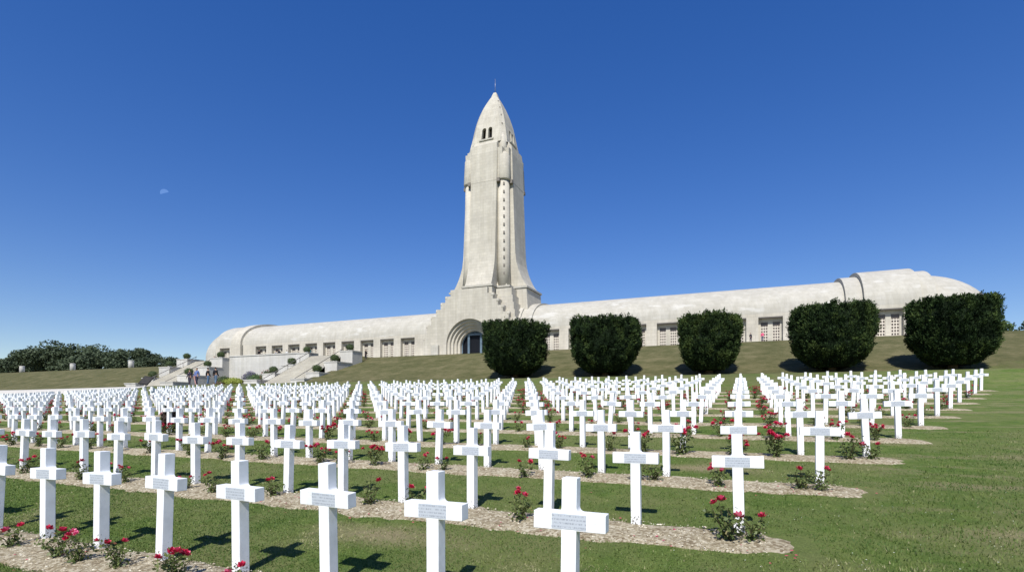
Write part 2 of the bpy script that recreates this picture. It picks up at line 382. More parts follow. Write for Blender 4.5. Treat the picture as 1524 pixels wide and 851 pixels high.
for Mx in stuff:
    A = np.array(Mx); VV = V0 @ A[:3,:3].T + A[:3,3]
    mb.add(VV, [tuple(p.vertices) for p in CM.polygons], 0)
    mb.add(VV[nv:], [tuple(p.vertices) for p in PM.polygons], 1)
o = mb.build('distant_crosses', [M['cross'], M['plate']]); tag(o, 'white grave crosses standing close together in the far left rows', 'grave crosses', kind='stuff')

# ------------------------------------------------------------------ foliage tools
def leaves(n, posf, size, up=.3, seed=0, aspect=.5, shape='quad'):
    """n leaf faces; posf(rng) -> (pos, outward direction)"""
    rg = np.random.default_rng(seed); V = []; F = []; var = []
    for k in range(n):
        p, d, v = posf(rg)
        a = rg.normal(size=3); a /= np.linalg.norm(a); nrm = np.array(d)+a*.8; nrm /= np.linalg.norm(nrm)+1e-9
        t = np.cross(nrm, rg.normal(size=3)); t = t/(np.linalg.norm(t)+1e-9); t = t + np.array((0,0,up)); t /= np.linalg.norm(t)
        s = np.cross(nrm, t); s /= np.linalg.norm(s)+1e-9
        L = size*rg.uniform(.6,1.4); W = L*aspect; b = len(V); p = np.array(p)
        V += [p, p+t*L*.5+s*W*.5, p+t*L, p+t*L*.5-s*W*.5]; F.append((b,b+1,b+2,b+3)); var += [v]*4
    return np.array(V), np.array(F), np.array(var)

# roses --------------------------------------------------------------
def bloom_mesh(name, mat, seed):
    rg = random.Random(seed); mb = MB(); V = []; F = []; var = []
    for ring, (n, r, tilt, h) in enumerate([(5,.034,.95,.0),(5,.030,.55,.006),(4,.022,.2,.010),(3,.013,.05,.012)]):
        for k in range(n):
            a = 2*math.pi*(k+ring*.37)/n + rg.uniform(-.15,.15); w = r*.95; c, s_ = math.cos(a), math.sin(a)
            out = math.sin(tilt*1.3); upz = math.cos(tilt*1.3)
            def pt(u, v):   # u across, v along the petal, cupped
                rr = .006 + r*v*(out*.9+.1); zz = h + r*v*upz*1.15 - .10*r*u*u + (.25*r*v*v*out)
                return (c*rr - s_*u*w*.62*(1-.25*v), s_*rr + c*u*w*.62*(1-.25*v), zz)
            b = len(V); g = [(-.35,0),(.35,0),(-1,.55),(0,.6),(1,.55),(-.6,1),(0,1.08),(.6,1)]
            V += [pt(u,v) for u, v in g]; vr = min(1,max(0,rg.gauss(.45,.25))); var += [vr*.7]*2+[vr]*6
            F += [(b,b+1,b+3,b+3),(b,b+3,b+2,b+2),(b+1,b+4,b+3,b+3),(b+2,b+3,b+6,b+5),(b+3,b+4,b+7,b+6)]
    me = bpy.data.meshes.new(name)
    me.from_pydata([tuple(v) for v in V], [], [tuple(dict.fromkeys(f)) for f in F]); me.materials.append(mat)
    a = me.attributes.new('var','FLOAT','POINT'); a.data.foreach_set('value', np.array(var,dtype=np.float32))
    me.polygons.foreach_set('use_smooth', [True]*len(me.polygons)); me.update(); return me
BL = [bloom_mesh('bloom', M['petal'], 1), bloom_mesh('bloom', M['petal'], 2), bloom_mesh('bloom', M['petalpink'], 3)]
def rose_variant(seed, h, w, nb, dens=1.0, pink=False):
    rg = random.Random(seed); mb = MB(); tips = []; nodes = []
    ns = rg.randint(5,7)
    for s in range(ns):
        a = 2*math.pi*s/ns + rg.uniform(-.4,.4); L = h*.86*rg.uniform(.5,1.0); sp = w*1.15*rg.uniform(.3,1)
        pts = [(rg.uniform(-.02,.02), rg.uniform(-.02,.02), -.02)]
        for q in (.35,.7,1): pts.append((math.cos(a)*sp*q**1.3+rg.uniform(-.02,.02), math.sin(a)*sp*q**1.3+rg.uniform(-.02,.02), L*q))
        mb.tube(pts, [.0055,.0045,.0035,.002], 4, 0); tips.append(pts[-1])
        for q in range(1,4): nodes.append((Vector(pts[q-1]), Vector(pts[q])))
        if rg.random() < .6:
            p = Vector(pts[2]); e = p + Vector((rg.uniform(-.09,.09), rg.uniform(-.09,.09), rg.uniform(.05,.12)))
            mb.tube([p,e],[.003,.002],4,0); nodes.append((p,e)); tips.append(tuple(e))
    def posf(r):
        a, b_ = nodes[r.integers(len(nodes))]; t = r.uniform(.1,1); p = a.lerp(b_, t)
        off = r.normal(size=3)*.032; z = max(.02, p.z+off[2])
        v = min(1, max(0, r.normal(.45,.2) + (.15 if z > h*.8 else 0)))
        return (p.x+off[0], p.y+off[1], z), (off[0]*8, off[1]*8, .7), v
    n = int((220+rg.randint(-30,70))*dens)
    LV, LF, lv = leaves(n, posf, .042, .2, seed, .62)
    me0 = mb.mesh('t', M['stem'])
    V = np.vstack([np.array([v.co[:] for v in me0.vertices]), LV]); off = len(me0.vertices)
    faces = [tuple(p.vertices) for p in me0.polygons] + [tuple(int(q)+off for q in f) for f in LF]
    me = bpy.data.meshes.new('rose_bush'); me.from_pydata([tuple(v) for v in V], [], faces)
    me.materials.append(M['rose']); me.materials.append(M['stem'])
    me.polygons.foreach_set('material_index', [1]*len(me0.polygons)+[0]*len(LF))
    at = me.attributes.new('var','FLOAT','POINT'); at.data.foreach_set('value', np.concatenate([np.full(off,.5), lv]).astype(np.float32)); me.update()
    tips.sort(key=lambda p: -p[2]); bl = []
    for k in range(nb):
        t = tips[k % len(tips)]
        bl.append((Vector(t)+Vector((rg.uniform(-.035,.035), rg.uniform(-.05,.01), rg.uniform(-.02,.025)))*(1 if k < len(tips) else 1.7),
                   (rg.uniform(-.7,.5), rg.uniform(-.6,.6), rg.uniform(0,6)), rg.uniform(.85,1.35), (2 if (pink and k % 2) else rg.randint(0,1))))
    # all blossoms of a far bush as one mesh
    V = []; F = []; var = []
    for p, e, s, kd in bl:
        src = BL[0]; Mx = Matrix.Translation(p) @ Matrix.Rotation(e[2],4,'Z') @ Matrix.Rotation(e[0],4,'X') @ Matrix.Scale(s,4); b_ = len(V)
        V += [tuple(Mx @ v.co) for v in src.vertices]; F += [tuple(b_+q for q in f.vertices) for f in src.polygons]; var += [a.value for a in src.attributes['var'].data]
    bm_ = bpy.data.meshes.new('blossom'); bm_.from_pydata(V, [], F); bm_.materials.append(M['petal'])
    at = bm_.attributes.new('var','FLOAT','POINT'); at.data.foreach_set('value', np.array(var,dtype=np.float32)); bm_.update()
    return dict(me=me, bl=bl, far=bm_, n=nb, pink=pink)
RV = [rose_variant(21,.33,.17,3), rose_variant(22,.30,.20,5), rose_variant(23,.42,.20,6,1.3), rose_variant(24,.26,.14,2,.7),
      rose_variant(25,.36,.22,9,1.3), rose_variant(26,.24,.15,1,.6), rose_variant(27,.30,.17,4,.9,True), rose_variant(28,.45,.20,11,1.5), rose_variant(29,.34,.18,2,1.1)]
numw = {1:'one bloom',2:'two blooms',3:'three blooms',4:'four blooms',5:'five blooms',6:'six blooms',9:'nine blooms',11:'many blooms'}
# places read off the ground: (x, y, row, variant, scale)
spec = [(-5.98,2.93,0,6,.85),(-6.84,2.95,0,3,.8),(-5.12,2.95,0,0,.75),(-4.35,2.95,0,1,.8),(-2.25,2.9,0,6,.8),(-7.6,2.95,0,0,.8),(-5.62,2.9,0,8,.75),(-3.6,2.9,0,3,.8),
        (-2.22,5.38,1,0,.95),(-.12,5.36,1,8,1.05),(.10,5.42,1,3,.95),(-4.29,5.42,1,5,1.1),(-3.55,5.38,1,3,1.05),(-6.95,5.28,1,8,.8),(-5.91,5.40,1,3,.9),(-8.2,5.36,1,5,.8),(-7.6,5.36,1,3,.7),(-9.1,5.36,1,0,.8),
        (-10.14,5.30,1,8,.9),(-9.7,5.34,1,0,.8),(-11.0,5.32,1,3,.9),(-11.95,5.36,1,1,.9),(-13.0,5.36,1,0,1.0),
        (-7.15,7.60,2,4,.9),(-6.7,7.62,2,1,.8),(-5.95,7.66,2,7,.9),(-4.85,7.55,2,0,.8),(-4.5,7.6,2,3,.8),(-3.03,7.5,2,3,.9),(-2.1,7.7,2,0,1.0),(-1.13,7.72,2,3,1.0),(-1.35,7.68,2,8,.9),(-.27,7.59,2,1,.85),
        (.70,7.72,2,5,1.1),(.93,7.7,2,8,.8),(-9.6,7.5,2,4,.9),(-8.6,7.6,2,8,1.0),(-10.7,7.6,2,4,.95),(-12.0,7.6,2,1,1.0),(-13.2,7.6,2,2,.9),(-14.3,7.6,2,2,1.0),(-15.4,7.6,2,1,.9),(-16.4,7.6,2,2,.9),(-17.6,7.6,2,4,.9),
        (1.62,10.15,3,8,1.15),(1.95,10.2,3,3,1.0),(.55,10.1,3,7,1.1),(-1.0,10.0,3,2,1.35),(-1.7,10.05,3,2,1.1),(-.1,10.1,3,4,1.0),(-2.3,10.1,3,8,1.0)]
roses = [(x,y,i,v,s*1.06) for x,y,i,v,s in spec]
rng = random.Random(5)
for i in range(3, NR):
    j = 0
    while X0+DX*(i-j) > leftlim(i):
        x = X0+DX*(i-j) - DX*(.28 + rng.uniform(-.16,.2)); j += 1
        if i == 3 and x > -2.9: continue
        if rng.random() < .92:
            dens = noise.noise(Vector((x*.11, i*.3, 3)))
            v = rng.choice([1,2,4,7,2,4,7,6,4] if dens > -.12 else [0,1,3,4,8,2,1])
            roses.append((x, rowY(i)-.30+rng.uniform(-.08,.08), i, v, rng.uniform(.78,1.08)))
roses.sort(key=lambda r: math.hypot(r[0], r[1]))
rstuff = []; seen = set()
for k, (x, y, i, v, s) in enumerate(roses):
    rv = RV[v]; rz = rng.uniform(0, 6.28)
    Mx = Matrix.Translation((x,y,H(x,y)+.018)) @ Matrix.Rotation(rz,4,'Z') @ Matrix.Scale(s,4)
    if k >= 300: rstuff.append((Mx, rv)); continue
    o = link('rose_bush', rv['me']); o.matrix_world = Mx
    j = (X0+DX*i - x)/DX; jj = int(math.floor(j+.5)); side = 'left' if j-jj > .0 else 'right'
    lab = '%s rosebush with %s, %s of cross %s from right, %s row' % ('pinkish' if rv['pink'] else 'red', numw[rv['n']], side, ordn(jj+1), rown[i])
    if lab in seen: lab = lab.replace(' rosebush', ' small rosebush' if s < 1 else ' larger rosebush')
    seen.add(lab)
    tag(o, lab, 'rose bush', 'rose bushes planted in the soil beds')
    if k < 130:
        for p, e, bs, kd in rv['bl']:
            c = link('bloom', BL[kd], o); c.location = p; c.rotation_euler = e; c.scale = (bs,)*3
    else: link('blossom', rv['far'], o)
V = []; F = []; var = []; mi = []
for Mx, rv in rstuff:
    A = np.array(Mx)
    for me, w_ in ((rv['me'],0),(rv['far'],1)):
        b_ = sum(len(q) for q in V); c_ = np.array([v_.co[:] for v_ in me.vertices]) @ A[:3,:3].T + A[:3,3]; V.append(c_)
        F += [tuple(b_+q for q in f.vertices) for f in me.polygons]; mi += [w_]*len(me.polygons); var.append(np.array([a.value for a in me.attributes['var'].data]))
me = bpy.data.meshes.new('distant_roses'); me.from_pydata(np.vstack(V).tolist(), [], F); me.materials.append(M['rose']); me.materials.append(M['petal'])
me.polygons.foreach_set('material_index', mi); at = me.attributes.new('var','FLOAT','POINT'); at.data.foreach_set('value', np.concatenate(var).astype(np.float32)); me.update()
tag(link('distant_roses', me), 'red rose bushes dotted between the far rows of crosses', 'rose bushes', kind='stuff')

# ------------------------------------------------------------------ lawn blades, pebbles, petals, daisies near the camera
def inbed(x, y):
    k = (y - Y0)/DY; i = int(round(k+.1)); q = y - rowY(max(i,0))
    return i >= 0 and -.57 < q < .05 and x < X0+DX*i+.65
rg = np.random.default_rng(3)
N = 380000
u = rg.random(N); yy = 2.3 + 12.5*u**1.6
xx = -2.55*yy - .5 + rg.random(N)*(yy*3.75+1.0)
dd = np.hypot(xx, yy); keep = rg.random(N) < np.clip(1.7 - dd/13., 0, 1)
keep &= np.array([not inbed(a,b_) for a, b_ in zip(xx, yy)]); xx = xx[keep]; yy = yy[keep]; n = len(xx)
pd = np.min([np.hypot((xx-cx)/rx, (yy-cy)/ry) for cx,cy,rx,ry in PATCH], axis=0); kp = rg.random(n) < np.clip((pd-.2)*1.1, .35, 1); xx = xx[kp]; yy = yy[kp]; pdk = pd[kp]; ddk = dd[keep][kp]; n = len(xx)
zz = SL*yy; ang = rg.random(n)*6.283; hh = rg.uniform(.008,.024,n)*(1+.5*(xx > X0+DX*(yy-Y0)/DY+.9)); ww = rg.uniform(.0025,.005,n)*(1+ddk/12)
lean = rg.normal(0,.012,(n,2))
A_ = np.stack([xx-np.cos(ang)*ww, yy-np.sin(ang)*ww, zz-.002],1); B_ = np.stack([xx+np.cos(ang)*ww, yy+np.sin(ang)*ww, zz-.002],1)
C_ = np.stack([xx+lean[:,0], yy+lean[:,1], zz+hh],1)
V = np.stack([A_,B_,C_],1).reshape(-1,3); F = np.arange(3*n).reshape(-1,3)
pn = np.array([noise.noise(Vector((a*.9,b_*1.5,0)))+.6*noise.noise(Vector((a*4,b_*5,3))) for a, b_ in zip(xx, yy)])
vv = np.clip(rg.normal(.45,.12,n)+pn*.62+.06, 0, 1); vv[rg.random(n) < .02] = 1; vv = np.where((pdk < 1.3) & (rg.random(n) < .5), np.clip(vv+.4,0,1), vv)
tag(link('lawn_grass', mesh_np('lawn_grass', V, F, M['blade'], var=np.repeat(vv,3))), 'short green lawn grass growing between the beds', 'grass', kind='stuff')
V = []; F = []; var = []
oct_ = np.array([(1,0,0),(0,1,0),(-1,0,0),(0,-1,0),(0,0,.7),(0,0,-.5)]); of = [(0,1,4),(1,2,4),(2,3,4),(3,0,4),(1,0,5),(2,1,5),(3,2,5),(0,3,5)]
for k in range(9000):
    i = int(rg.choice([0,0,1,1,1,2,2])); x = X0+DX*i+.25 - rg.random()*(9 if i == 0 else 13 if i == 1 else 16); y = rowY(i)-.26+rg.uniform(-.33,.33)
    s = abs(rg.normal(0,.005))+.003; a = rg.random()*6.28; ca, sa = math.cos(a), math.sin(a)
    P = oct_*np.array((s*rg.uniform(.8,1.5), s, s)); P = np.stack([P[:,0]*ca-P[:,1]*sa, P[:,0]*sa+P[:,1]*ca, P[:,2]],1) + (x,y,H(x,y)+.020)
    b_ = len(V); V += P.tolist(); F += [(b_+f[0],b_+f[1],b_+f[2]) for f in of]; var += [rg.random()]*6
tag(link('bed_pebbles', mesh_np('bed_pebbles', np.array(V), np.array(F), M['pebble'], var=np.array(var))), 'small tan stones lying on the soil of the near beds', 'pebbles', kind='stuff')
V = []; F = []; var = []
for k in range(150):
    i = int(rg.choice([0,1,1,2])); x = X0+DX*i+.6 - rg.random()*7; y = rowY(i)-.42+rg.normal(0,.25); z = H(x,y)+.026; s = .014*rg.uniform(.6,1.3); a = rg.random()*6.28
    b_ = len(V); V += [(x+s*math.cos(a+q), y+s*math.sin(a+q), z+rg.uniform(0,.006)) for q in (0,1.6,3.1,4.7)]; F.append((b_,b_+1,b_+2,b_+3)); var += [.75]*4
tag(link('fallen_petals', mesh_np('fallen_petals', np.array(V), np.array(F), M['petal'], var=np.array(var))), 'pink rose petals fallen on the soil and grass', 'petals', kind='stuff')
M['daisy'] = plain('daisy_white', (.62,.64,.55), .7)
V = []; F = []
for k in range(420):
    y = rg.uniform(3,13); x = rg.uniform(-.2,1)*y*.85 + (y-3)*.25 - .3; 
    if inbed(x,y): continue
    z = H(x,y)+.03; s = .006*rg.uniform(.6,1.3); b_ = len(V); V += [(x+s*math.cos(q), y+s*math.sin(q), z+.002*math.sin(3*q)) for q in (0,1.26,2.5,3.77,5.03)]; F.append((b_,b_+1,b_+2,b_+3,b_+4))
tag(link('daisies', mesh_np('daisies', np.array(V), np.array(F), M['daisy'])), 'tiny white clover flowers sprinkled in the grass', 'wildflowers', kind='stuff')

# ------------------------------------------------------------------ memorial building
BZ = 10.45; FY = 79.67; CY = 88.7; HW = CY-FY; SPZ = 14.35; RZ = 19.3
bld = empty('memorial_building', (-40.3, FY, BZ))
tag(bld, 'long pale stone memorial hall with vaulted wings and a tall shell-shaped tower', 'memorial building')
def part(mb, name, mat, parent=None):
    o = mb.build(name, mat); p = parent or bld; o.parent = p
    o.matrix_parent_inverse = Matrix.Translation(-world_loc(p)); return o
def world_loc(p):
    return p.location.copy() if p.parent is None else Vector((0,0,0)) + (p.location if p.type == 'EMPTY' else Vector((0,0,0)))
def profile(o=0, n=20, ex=2.15, back=True, z0=SPZ):
    hw = HW+o; rz = RZ+o; pts = []
    for k in range(n+1):
        t = math.pi/2*k/n; pts.append((-hw*math.cos(t)**(2/ex), z0+(rz-z0)*math.sin(t)**(2/ex)))
    if back: pts += [(-y, z) for y, z in reversed(pts[:-1])] + [(hw, BZ-.3)]
    return pts
def vault(mb, x0, x1, o=0, base=False, step=3.0, ends=True):
    pr = profile(o); pr = ([(-(HW+o), BZ-.3)] if base else []) + pr
    n = max(1, int((x1-x0)/step)); vs = []; fs = []; m_ = len(pr)
    for k in range(n+1):
        x = x0+(x1-x0)*k/n; vs += [(x, CY+y, z) for y, z in pr]
    for k in range(n):
        for q in range(m_-1): fs.append((k*m_+q, (k+1)*m_+q, (k+1)*m_+q+1, k*m_+q+1))
    mb.add(vs, fs, 0, True)
    if ends: mb.add(vs[:m_], [tuple(range(m_-1,-1,-1))], 0); mb.add(vs[-m_:], [tuple(range(m_))], 0)
def apse(mb, xc, side, o, sx=1.0, n=28):
    pr = [(HW+o, BZ-.3)] + [(-y, z) for y, z in profile(o, 16, 1.95, False, 12.4)]
    vs = []; fs = []; m_ = len(pr)
    for k in range(n+1):
        a = -math.pi/2 + math.pi*k/n
        for r_, z in pr: vs.append((xc+side*math.cos(a)*r_*sx, CY+math.sin(a)*r_, z))
    for k in range(n):
        for q in range(m_-1):
            f = (k*m_+q, (k+1)*m_+q, (k+1)*m_+q+1, k*m_+q+1); fs.append(f if side > 0 else f[::-1])
    mb.add(vs, fs, 0, True)
for x0, x1 in ((-96.2,-46.0),(-34.6,12.9)):
    mb = MB(); vault(mb, x0, x1); part(mb, 'vaulted_roof', M['roof'])
WXL = [-54.84-4.503*k for k in range(9)]; WXR = [-54.84+4.503*k for k in range(6,15)]
NW = 1.5; NT = 13.9
def facade(x0, x1, wins, o=0, zt=SPZ):
    mb = MB(); yf = FY-o; e = [x0]
    for w_ in sorted(wins): e += [w_-NW, w_+NW]
    e.append(x1)
    for k in range(0, len(e), 2): mb.box(e[k], e[k+1], yf, yf+1.0, BZ-.3, NT)
    mb.box(x0, x1, yf, yf+1.0, NT, zt)
    part(mb, 'wing_wall', M['stone'])
facade(-96.0, -47.0, WXL); facade(-34.0, 12.6, WXR)
def window(x, o=0, blind=False):
    yf = FY-o+.72; w = MB()
    # back of the niche with two door-high openings
    w.box(x-NW, x+NW, yf, yf+.3, NT-.62, NT); w.box(x-NW, x-NW+.32, yf, yf+.3, BZ-.2, NT-.62); w.box(x+NW-.32, x+NW, yf, yf+.3, BZ-.2, NT-.62); w.box(x-.3, x+.3, yf, yf+.3, BZ-.2, NT-.62)
    wo = part(w, 'window', M['stone'])
    l = MB(); l.box(x-NW+.003, x+NW-.003, yf-.69, yf-.003, NT-.13, NT-.003); part(l, 'lintel_shadow', M['rail'], bld).name = 'lintel_shadow'  # dark strip whose colour stands in for the shadow under the niche head
    for sx in (-.74, .74):
        t = MB(); t.box(x+sx-.437, x+sx+.437, yf+.10, yf+.16, NT-1.17, NT-.623)
        p = part(t, 'transom_pane', M['shutter']); reparent(p, wo)
        g = MB(); g.box(x+sx-.437, x+sx+.437, yf+.16, yf+.2, BZ-.2, NT-1.17, 1)
        for k in range(4): gx = x+sx-.437+.29*k; g.box(gx-.05 if k else gx, gx+.05 if k < 3 else gx+.004, yf+.06, yf+.15, BZ-.2, NT-1.18)
        for k in range(6): gz = BZ+.12+.4*k; g.box(x+sx-.436, x+sx+.436, yf+.075, yf+.14, gz-.07, gz+.07)
        p = part(g, 'door_grille', [M['doorwhite'], M['shutter']]); reparent(p, wo)
def reparent(p, wo):
    mw = p.matrix_world.copy(); p.parent = wo; p.matrix_parent_inverse = Matrix.Identity(4)
for x in WXL + WXR: window(x)

# left pavilion and apse
mb = MB(); vault(mb, -99.0, -96.2, .5, True); part(mb, 'vault_rib', M['stone'])
mb = MB(); vault(mb, -104.0, -99.0, .22, False, ends=False); apse(mb, -104.0, -1, .22); part(mb, 'apse_roof', M['roof'])
facade(-103.9, -99.0, [-101.2], .22); window(-101.2, .22)
mb = MB(); mb.box(-108.9,-107.9,81.1,81.5,13.7,14.0); part(mb, 'small_vent', M['rail'])
# right pavilion in steps, then the apse
for a, b_, o_ in ((12.4,14.3,.5),(20.2,21.8,.6)):
    mb = MB(); vault(mb, a, b_, o_, True); part(mb, 'vault_rib', M['roof'])
mb = MB(); vault(mb, 14.3, 20.2, 1.05, False); part(mb, 'pavilion_roof', M['roof'])
facade(14.3, 20.2, [16.9], 1.05); window(16.9, 1.05)
mb = MB(); apse(mb, 21.8, 1, .15, .92); part(mb, 'apse_roof', M['roof'])
# ribs where the right and left wings meet the tower
for a, b_, o_ in ((-34.6,-32.9,.55),(-32.9,-31.0,.28),(-49.6,-48.2,.35)):
    mb = MB(); vault(mb, a, b_, o_, False); mb.box(a, b_, FY-o_, FY+.8, BZ-.3, SPZ); part(mb, 'vault_rib', M['roof'])

# tower ---------------------------------------------------------------
TX, TY = -39.95, 84.6
def crossplan(hx, hy, wx, wy, c, lk=1):
    """plan: front/back arms (half width wx, reach hy), side arms (half width wy, reach hx), core half c"""
    q = [(wx,-hy),(wx,-c),(c,-c),(c,-wy),(hx,-wy)]
    pts = []
    for sx, sy, rev in ((1,1,0),(1,-1,1),(-1,-1,0),(-1,1,1)):
        s = [(sx*x, sy*y) for x, y in q]; pts += s[::-1] if rev else s
    return [(x*lk, y) if x < -wx-.01 else (x, y) for x, y in pts]
def loft(mb, secs, mi=0, captop=True):
    vs = []; fs = []; n = len(secs[0][1])
    for z, pl_ in secs: vs += [(TX+x, TY+y, z) for x, y in pl_]
    for k in range(len(secs)-1):
        for q in range(n): j = (q+1) % n; fs.append((k*n+q, k*n+j, (k+1)*n+j, (k+1)*n+q))
    if captop: fs.append(tuple(range((len(secs)-1)*n, len(secs)*n)))
    mb.add(vs, fs, mi)
shaft = MB()
loft(shaft, [(BZ-.3, crossplan(8.0,4.2,3.0,3.4,4.1)), (17.2, crossplan(7.8,4.2,3.0,3.4,4.1))]); loft(shaft, [(17.2, crossplan(7.7,6.9,2.8,3.4,5.0,.93)), (21.3, crossplan(7.4,6.9,2.75,3.4,5.0,.93))])
part(shaft, 'tower_base', M['stone'])
mb = MB(); loft(mb, [(21.3, crossplan(7.6,7.05,2.9,3.55,5.15,.95)), (21.62, crossplan(7.6,7.05,2.9,3.55,5.15,.95))]); part(mb, 'cornice', M['roof'])
mb = MB()
prof = [(21.62,7.35,6.6,4.4),(22.2,6.85,6.3,4.1),(22.9,6.4,6.0,3.8),(23.8,5.95,5.7,3.55),(24.8,5.55,5.4,3.35),(26.0,5.2,5.15,3.2),(27.5,5.0,5.0,3.12),(29.5,4.90,4.90,3.1),(34.2,4.72,4.72,3.05),(39.6,4.5,4.5,2.95)]
loft(mb, [(z, crossplan(a, b_, 2.42, 2.42, max(c, 2.6), 1)) for z, a, b_, c in prof]); part(mb, 'tower_shaft', M['stone'])
mb = MB()
loft(mb, [(39.6, crossplan(4.52,4.52,2.44,2.44,3.3)),(44.6, crossplan(4.36,4.36,2.40,2.40,3.2)),(46.1, crossplan(4.18,4.18,2.30,2.30,3.1)),
          (46.45, crossplan(3.72,3.72,2.25,2.25,3.0)),(46.9, crossplan(3.5,3.5,2.0,2.0,2.75))])
part(mb, 'tower_collar', M['stone'])
# stepped pyramids in the corners of the base
for sx in (1,):
    for k in range(6):
        mb = MB(); s = 5.1+.33*k; z1 = 21.0-1.25*k
        xa, xb = (TX+2.9, TX+s+.6) if sx > 0 else (TX-s-.6, TX-2.9)
        mb.box(xa, xb, TY-s-.5-.003*k, TY-2+.01*k, z1-1.25, z1); part(mb, 'corner_step', M['stone'])
# round corner turrets with slit windows
for sx, sy in ((1,-1),(-1,-1),(1,1),(-1,1)):
    cx, cy = TX+sx*3.22, TY+sy*3.22
    mb = MB(); mb.tube([(cx+sx*.15,cy+sy*.15,21.7),(cx,cy,26),(cx-sx*.12,cy-sy*.12,39.8)], [1.12,1.03,.98], 22, 0)
    tur = part(mb, 'corner_turret', M['stone'])
    mb = MB(); mb.tube([(cx,cy,39.75),(cx,cy,39.9),(cx-sx*.06,cy-sy*.06,43.9),(cx-sx*.3,cy-sy*.3,44.3)], [1.04,1.12,1.02,.8], 22, 0)
    for a_ in (0,1):      # shoulder blocks either side of the round turret
        qx, qy = (cx+sx*(-.55 if a_ else .28), cy+sy*(.28 if a_ else -.55))
        mb.box(qx-.62, qx+.62, qy-.62, qy+.62, 39.9, 45.2 if a_ else 45.3)
    mb.tube([(cx-sx*.28,cy-sy*.28,43.8),(cx-sx*.48,cy-sy*.48,46.4),(cx-sx*.72,cy-sy*.72,48.2)], [.85,.66,.45], 18, 0)
    part(mb, 'turret_cap', M['stone'])
    if sy < 0 and sx > 0:
        for k in range(12):
            z = 23.6+1.38*k; px_ = cx+sx*.12 - sx*.0085*(z-22)*1.2; py_ = cy-.12+.0102*(z-22)
            d = 1.05-.004*(z-22); a = math.atan2(-TY*0-1, sx*.45 if sx > 0 else -.1)
            ux, uy = math.cos(a), math.sin(a); w_ = MB()
            bx, by = px_+ux*(d-.10), py_+uy*(d-.10); tx_, ty_ = -uy*.13, ux*.13
            w_.add([(bx-tx_,by-ty_,z),(bx+tx_,by+ty_,z),(bx+tx_+ux*.14,by+ty_+uy*.14,z),(bx-tx_+ux*.14,by-ty_+uy*.14,z)]+
                   [(bx-tx_,by-ty_,z+.42),(bx+tx_,by+ty_,z+.42),(bx+tx_+ux*.14,by+ty_+uy*.14,z+.42),(bx-tx_+ux*.14,by-ty_+uy*.14,z+.42)],
                   [(0,3,2,1),(4,5,6,7),(0,1,5,4),(1,2,6,5),(2,3,7,6),(3,0,4,7)])
            reparent(part(w_, 'slit_window', M['slit']), tur)
    for ax in (0,1):      # dark corbels under the collar beside each turret
        if ax == 0: x0_, x1_ = sorted((TX+sx*2.45, TX+sx*3.0)); y0_, y1_ = sorted((TY+sy*3.2, TY+sy*4.62))
        else: y0_, y1_ = sorted((TY+sy*2.45, TY+sy*3.0)); x0_, x1_ = sorted((TX+sx*3.2, TX+sx*4.62))
        mb = MB(); mb.box(x0_, x1_, y0_, y1_, 39.3, 39.88); part(mb, 'corbel', M['slit'])
# belfry band and crown
def cham(h, c): return [(h-c,-h),(h,-h+c),(h,h-c),(h-c,h),(-h+c,h),(-h,h-c),(-h,-h+c),(-h+c,-h)]
mb = MB(); loft(mb, [(46.6, cham(3.50,.9)),(47.35, cham(3.44,.9))]); part(mb, 'belfry_sill', M['stone'])
hb = 3.40
def archtop(cx, w, zb, zs, n=8):   # outline of an arched notch going up and over, left to right
    return [(cx-w, zb)] + [(cx-w*math.cos(math.pi*k/n), zs+w*math.sin(math.pi*k/n)) for k in range(n+1)] + [(cx+w, zb)]
out = [(-hb+.9,47.35)] + archtop(-.62,.40,47.35,49.15) + archtop(.62,.40,47.35,49.15) + [(hb-.9,47.35),(hb-.9,50.1),(-hb+.9,50.1)]
tap = lambda z: 1-.15*max(0,(z-47.35)/2.75)**1.7
mb = MB(); rail = MB()
for k in range(4):
    Rz = Matrix.Rotation(math.pi/2*k, 3, 'Z')
    tf = lambda p, Rz=Rz: tuple((Rz @ Vector((p[0]*tap(p[2]), p[1]*tap(p[2]), p[2]))) + Vector((TX,TY,0)))
    mb.prism(out, -hb, -hb+.55, 0, tf)
    vs = [(hb-.9,-hb,47.35),(hb,-hb+.9,47.35),(hb-.4,-hb+1.3,47.35),(hb-1.3,-hb+.4,47.35)]; vs += [(x,y,50.1) for x,y,z in vs]
    mb.add([tf(v) for v in vs], [(0,3,2,1),(4,5,6,7),(0,1,5,4),(1,2,6,5),(2,3,7,6),(3,0,4,7)])
    sv = [(-1.35,-hb-.22,47.15),(1.35,-hb-.22,47.15),(1.35,-hb+.1,47.15),(-1.35,-hb+.1,47.15)]; sv += [(x,y,47.38) for x,y,z in sv]
    rail.add([tf(v) for v in sv], [(0,3,2,1),(4,5,6,7),(0,1,5,4),(1,2,6,5),(2,3,7,6),(3,0,4,7)])
part(mb, 'belfry', M['stone']); part(rail, 'window_ledge', M['roof'])
mb = MB(); mb.box(TX-2.0,TX+2.0,TY-2.0,TY+2.0,47.3,50.1); part(mb, 'belfry_dark_fill', M['shutter'])  # added dark block, coloured to give the openings an unlit interior
mb = MB(); tab = [(50.1,2.89),(50.9,2.72),(51.8,2.49),(52.6,2.24),(53.4,1.96),(54.2,1.64),(54.9,1.30),(55.6,.94),(56.2,.60),(56.7,.44),(57.1,.27)]
loft(mb, [(z, cham(h, h*.26)) for z, h in tab]); part(mb, 'tower_crown', M['stone'])
for z, h in tab[0:8:2]:
    mb = MB(); mb.box(TX+h*.87-.09, TX+h*.87+.09, TY-h*.87-.09, TY-h*.87+.09, z-.3, z+.05); part(mb, 'crocket', M['slit'])
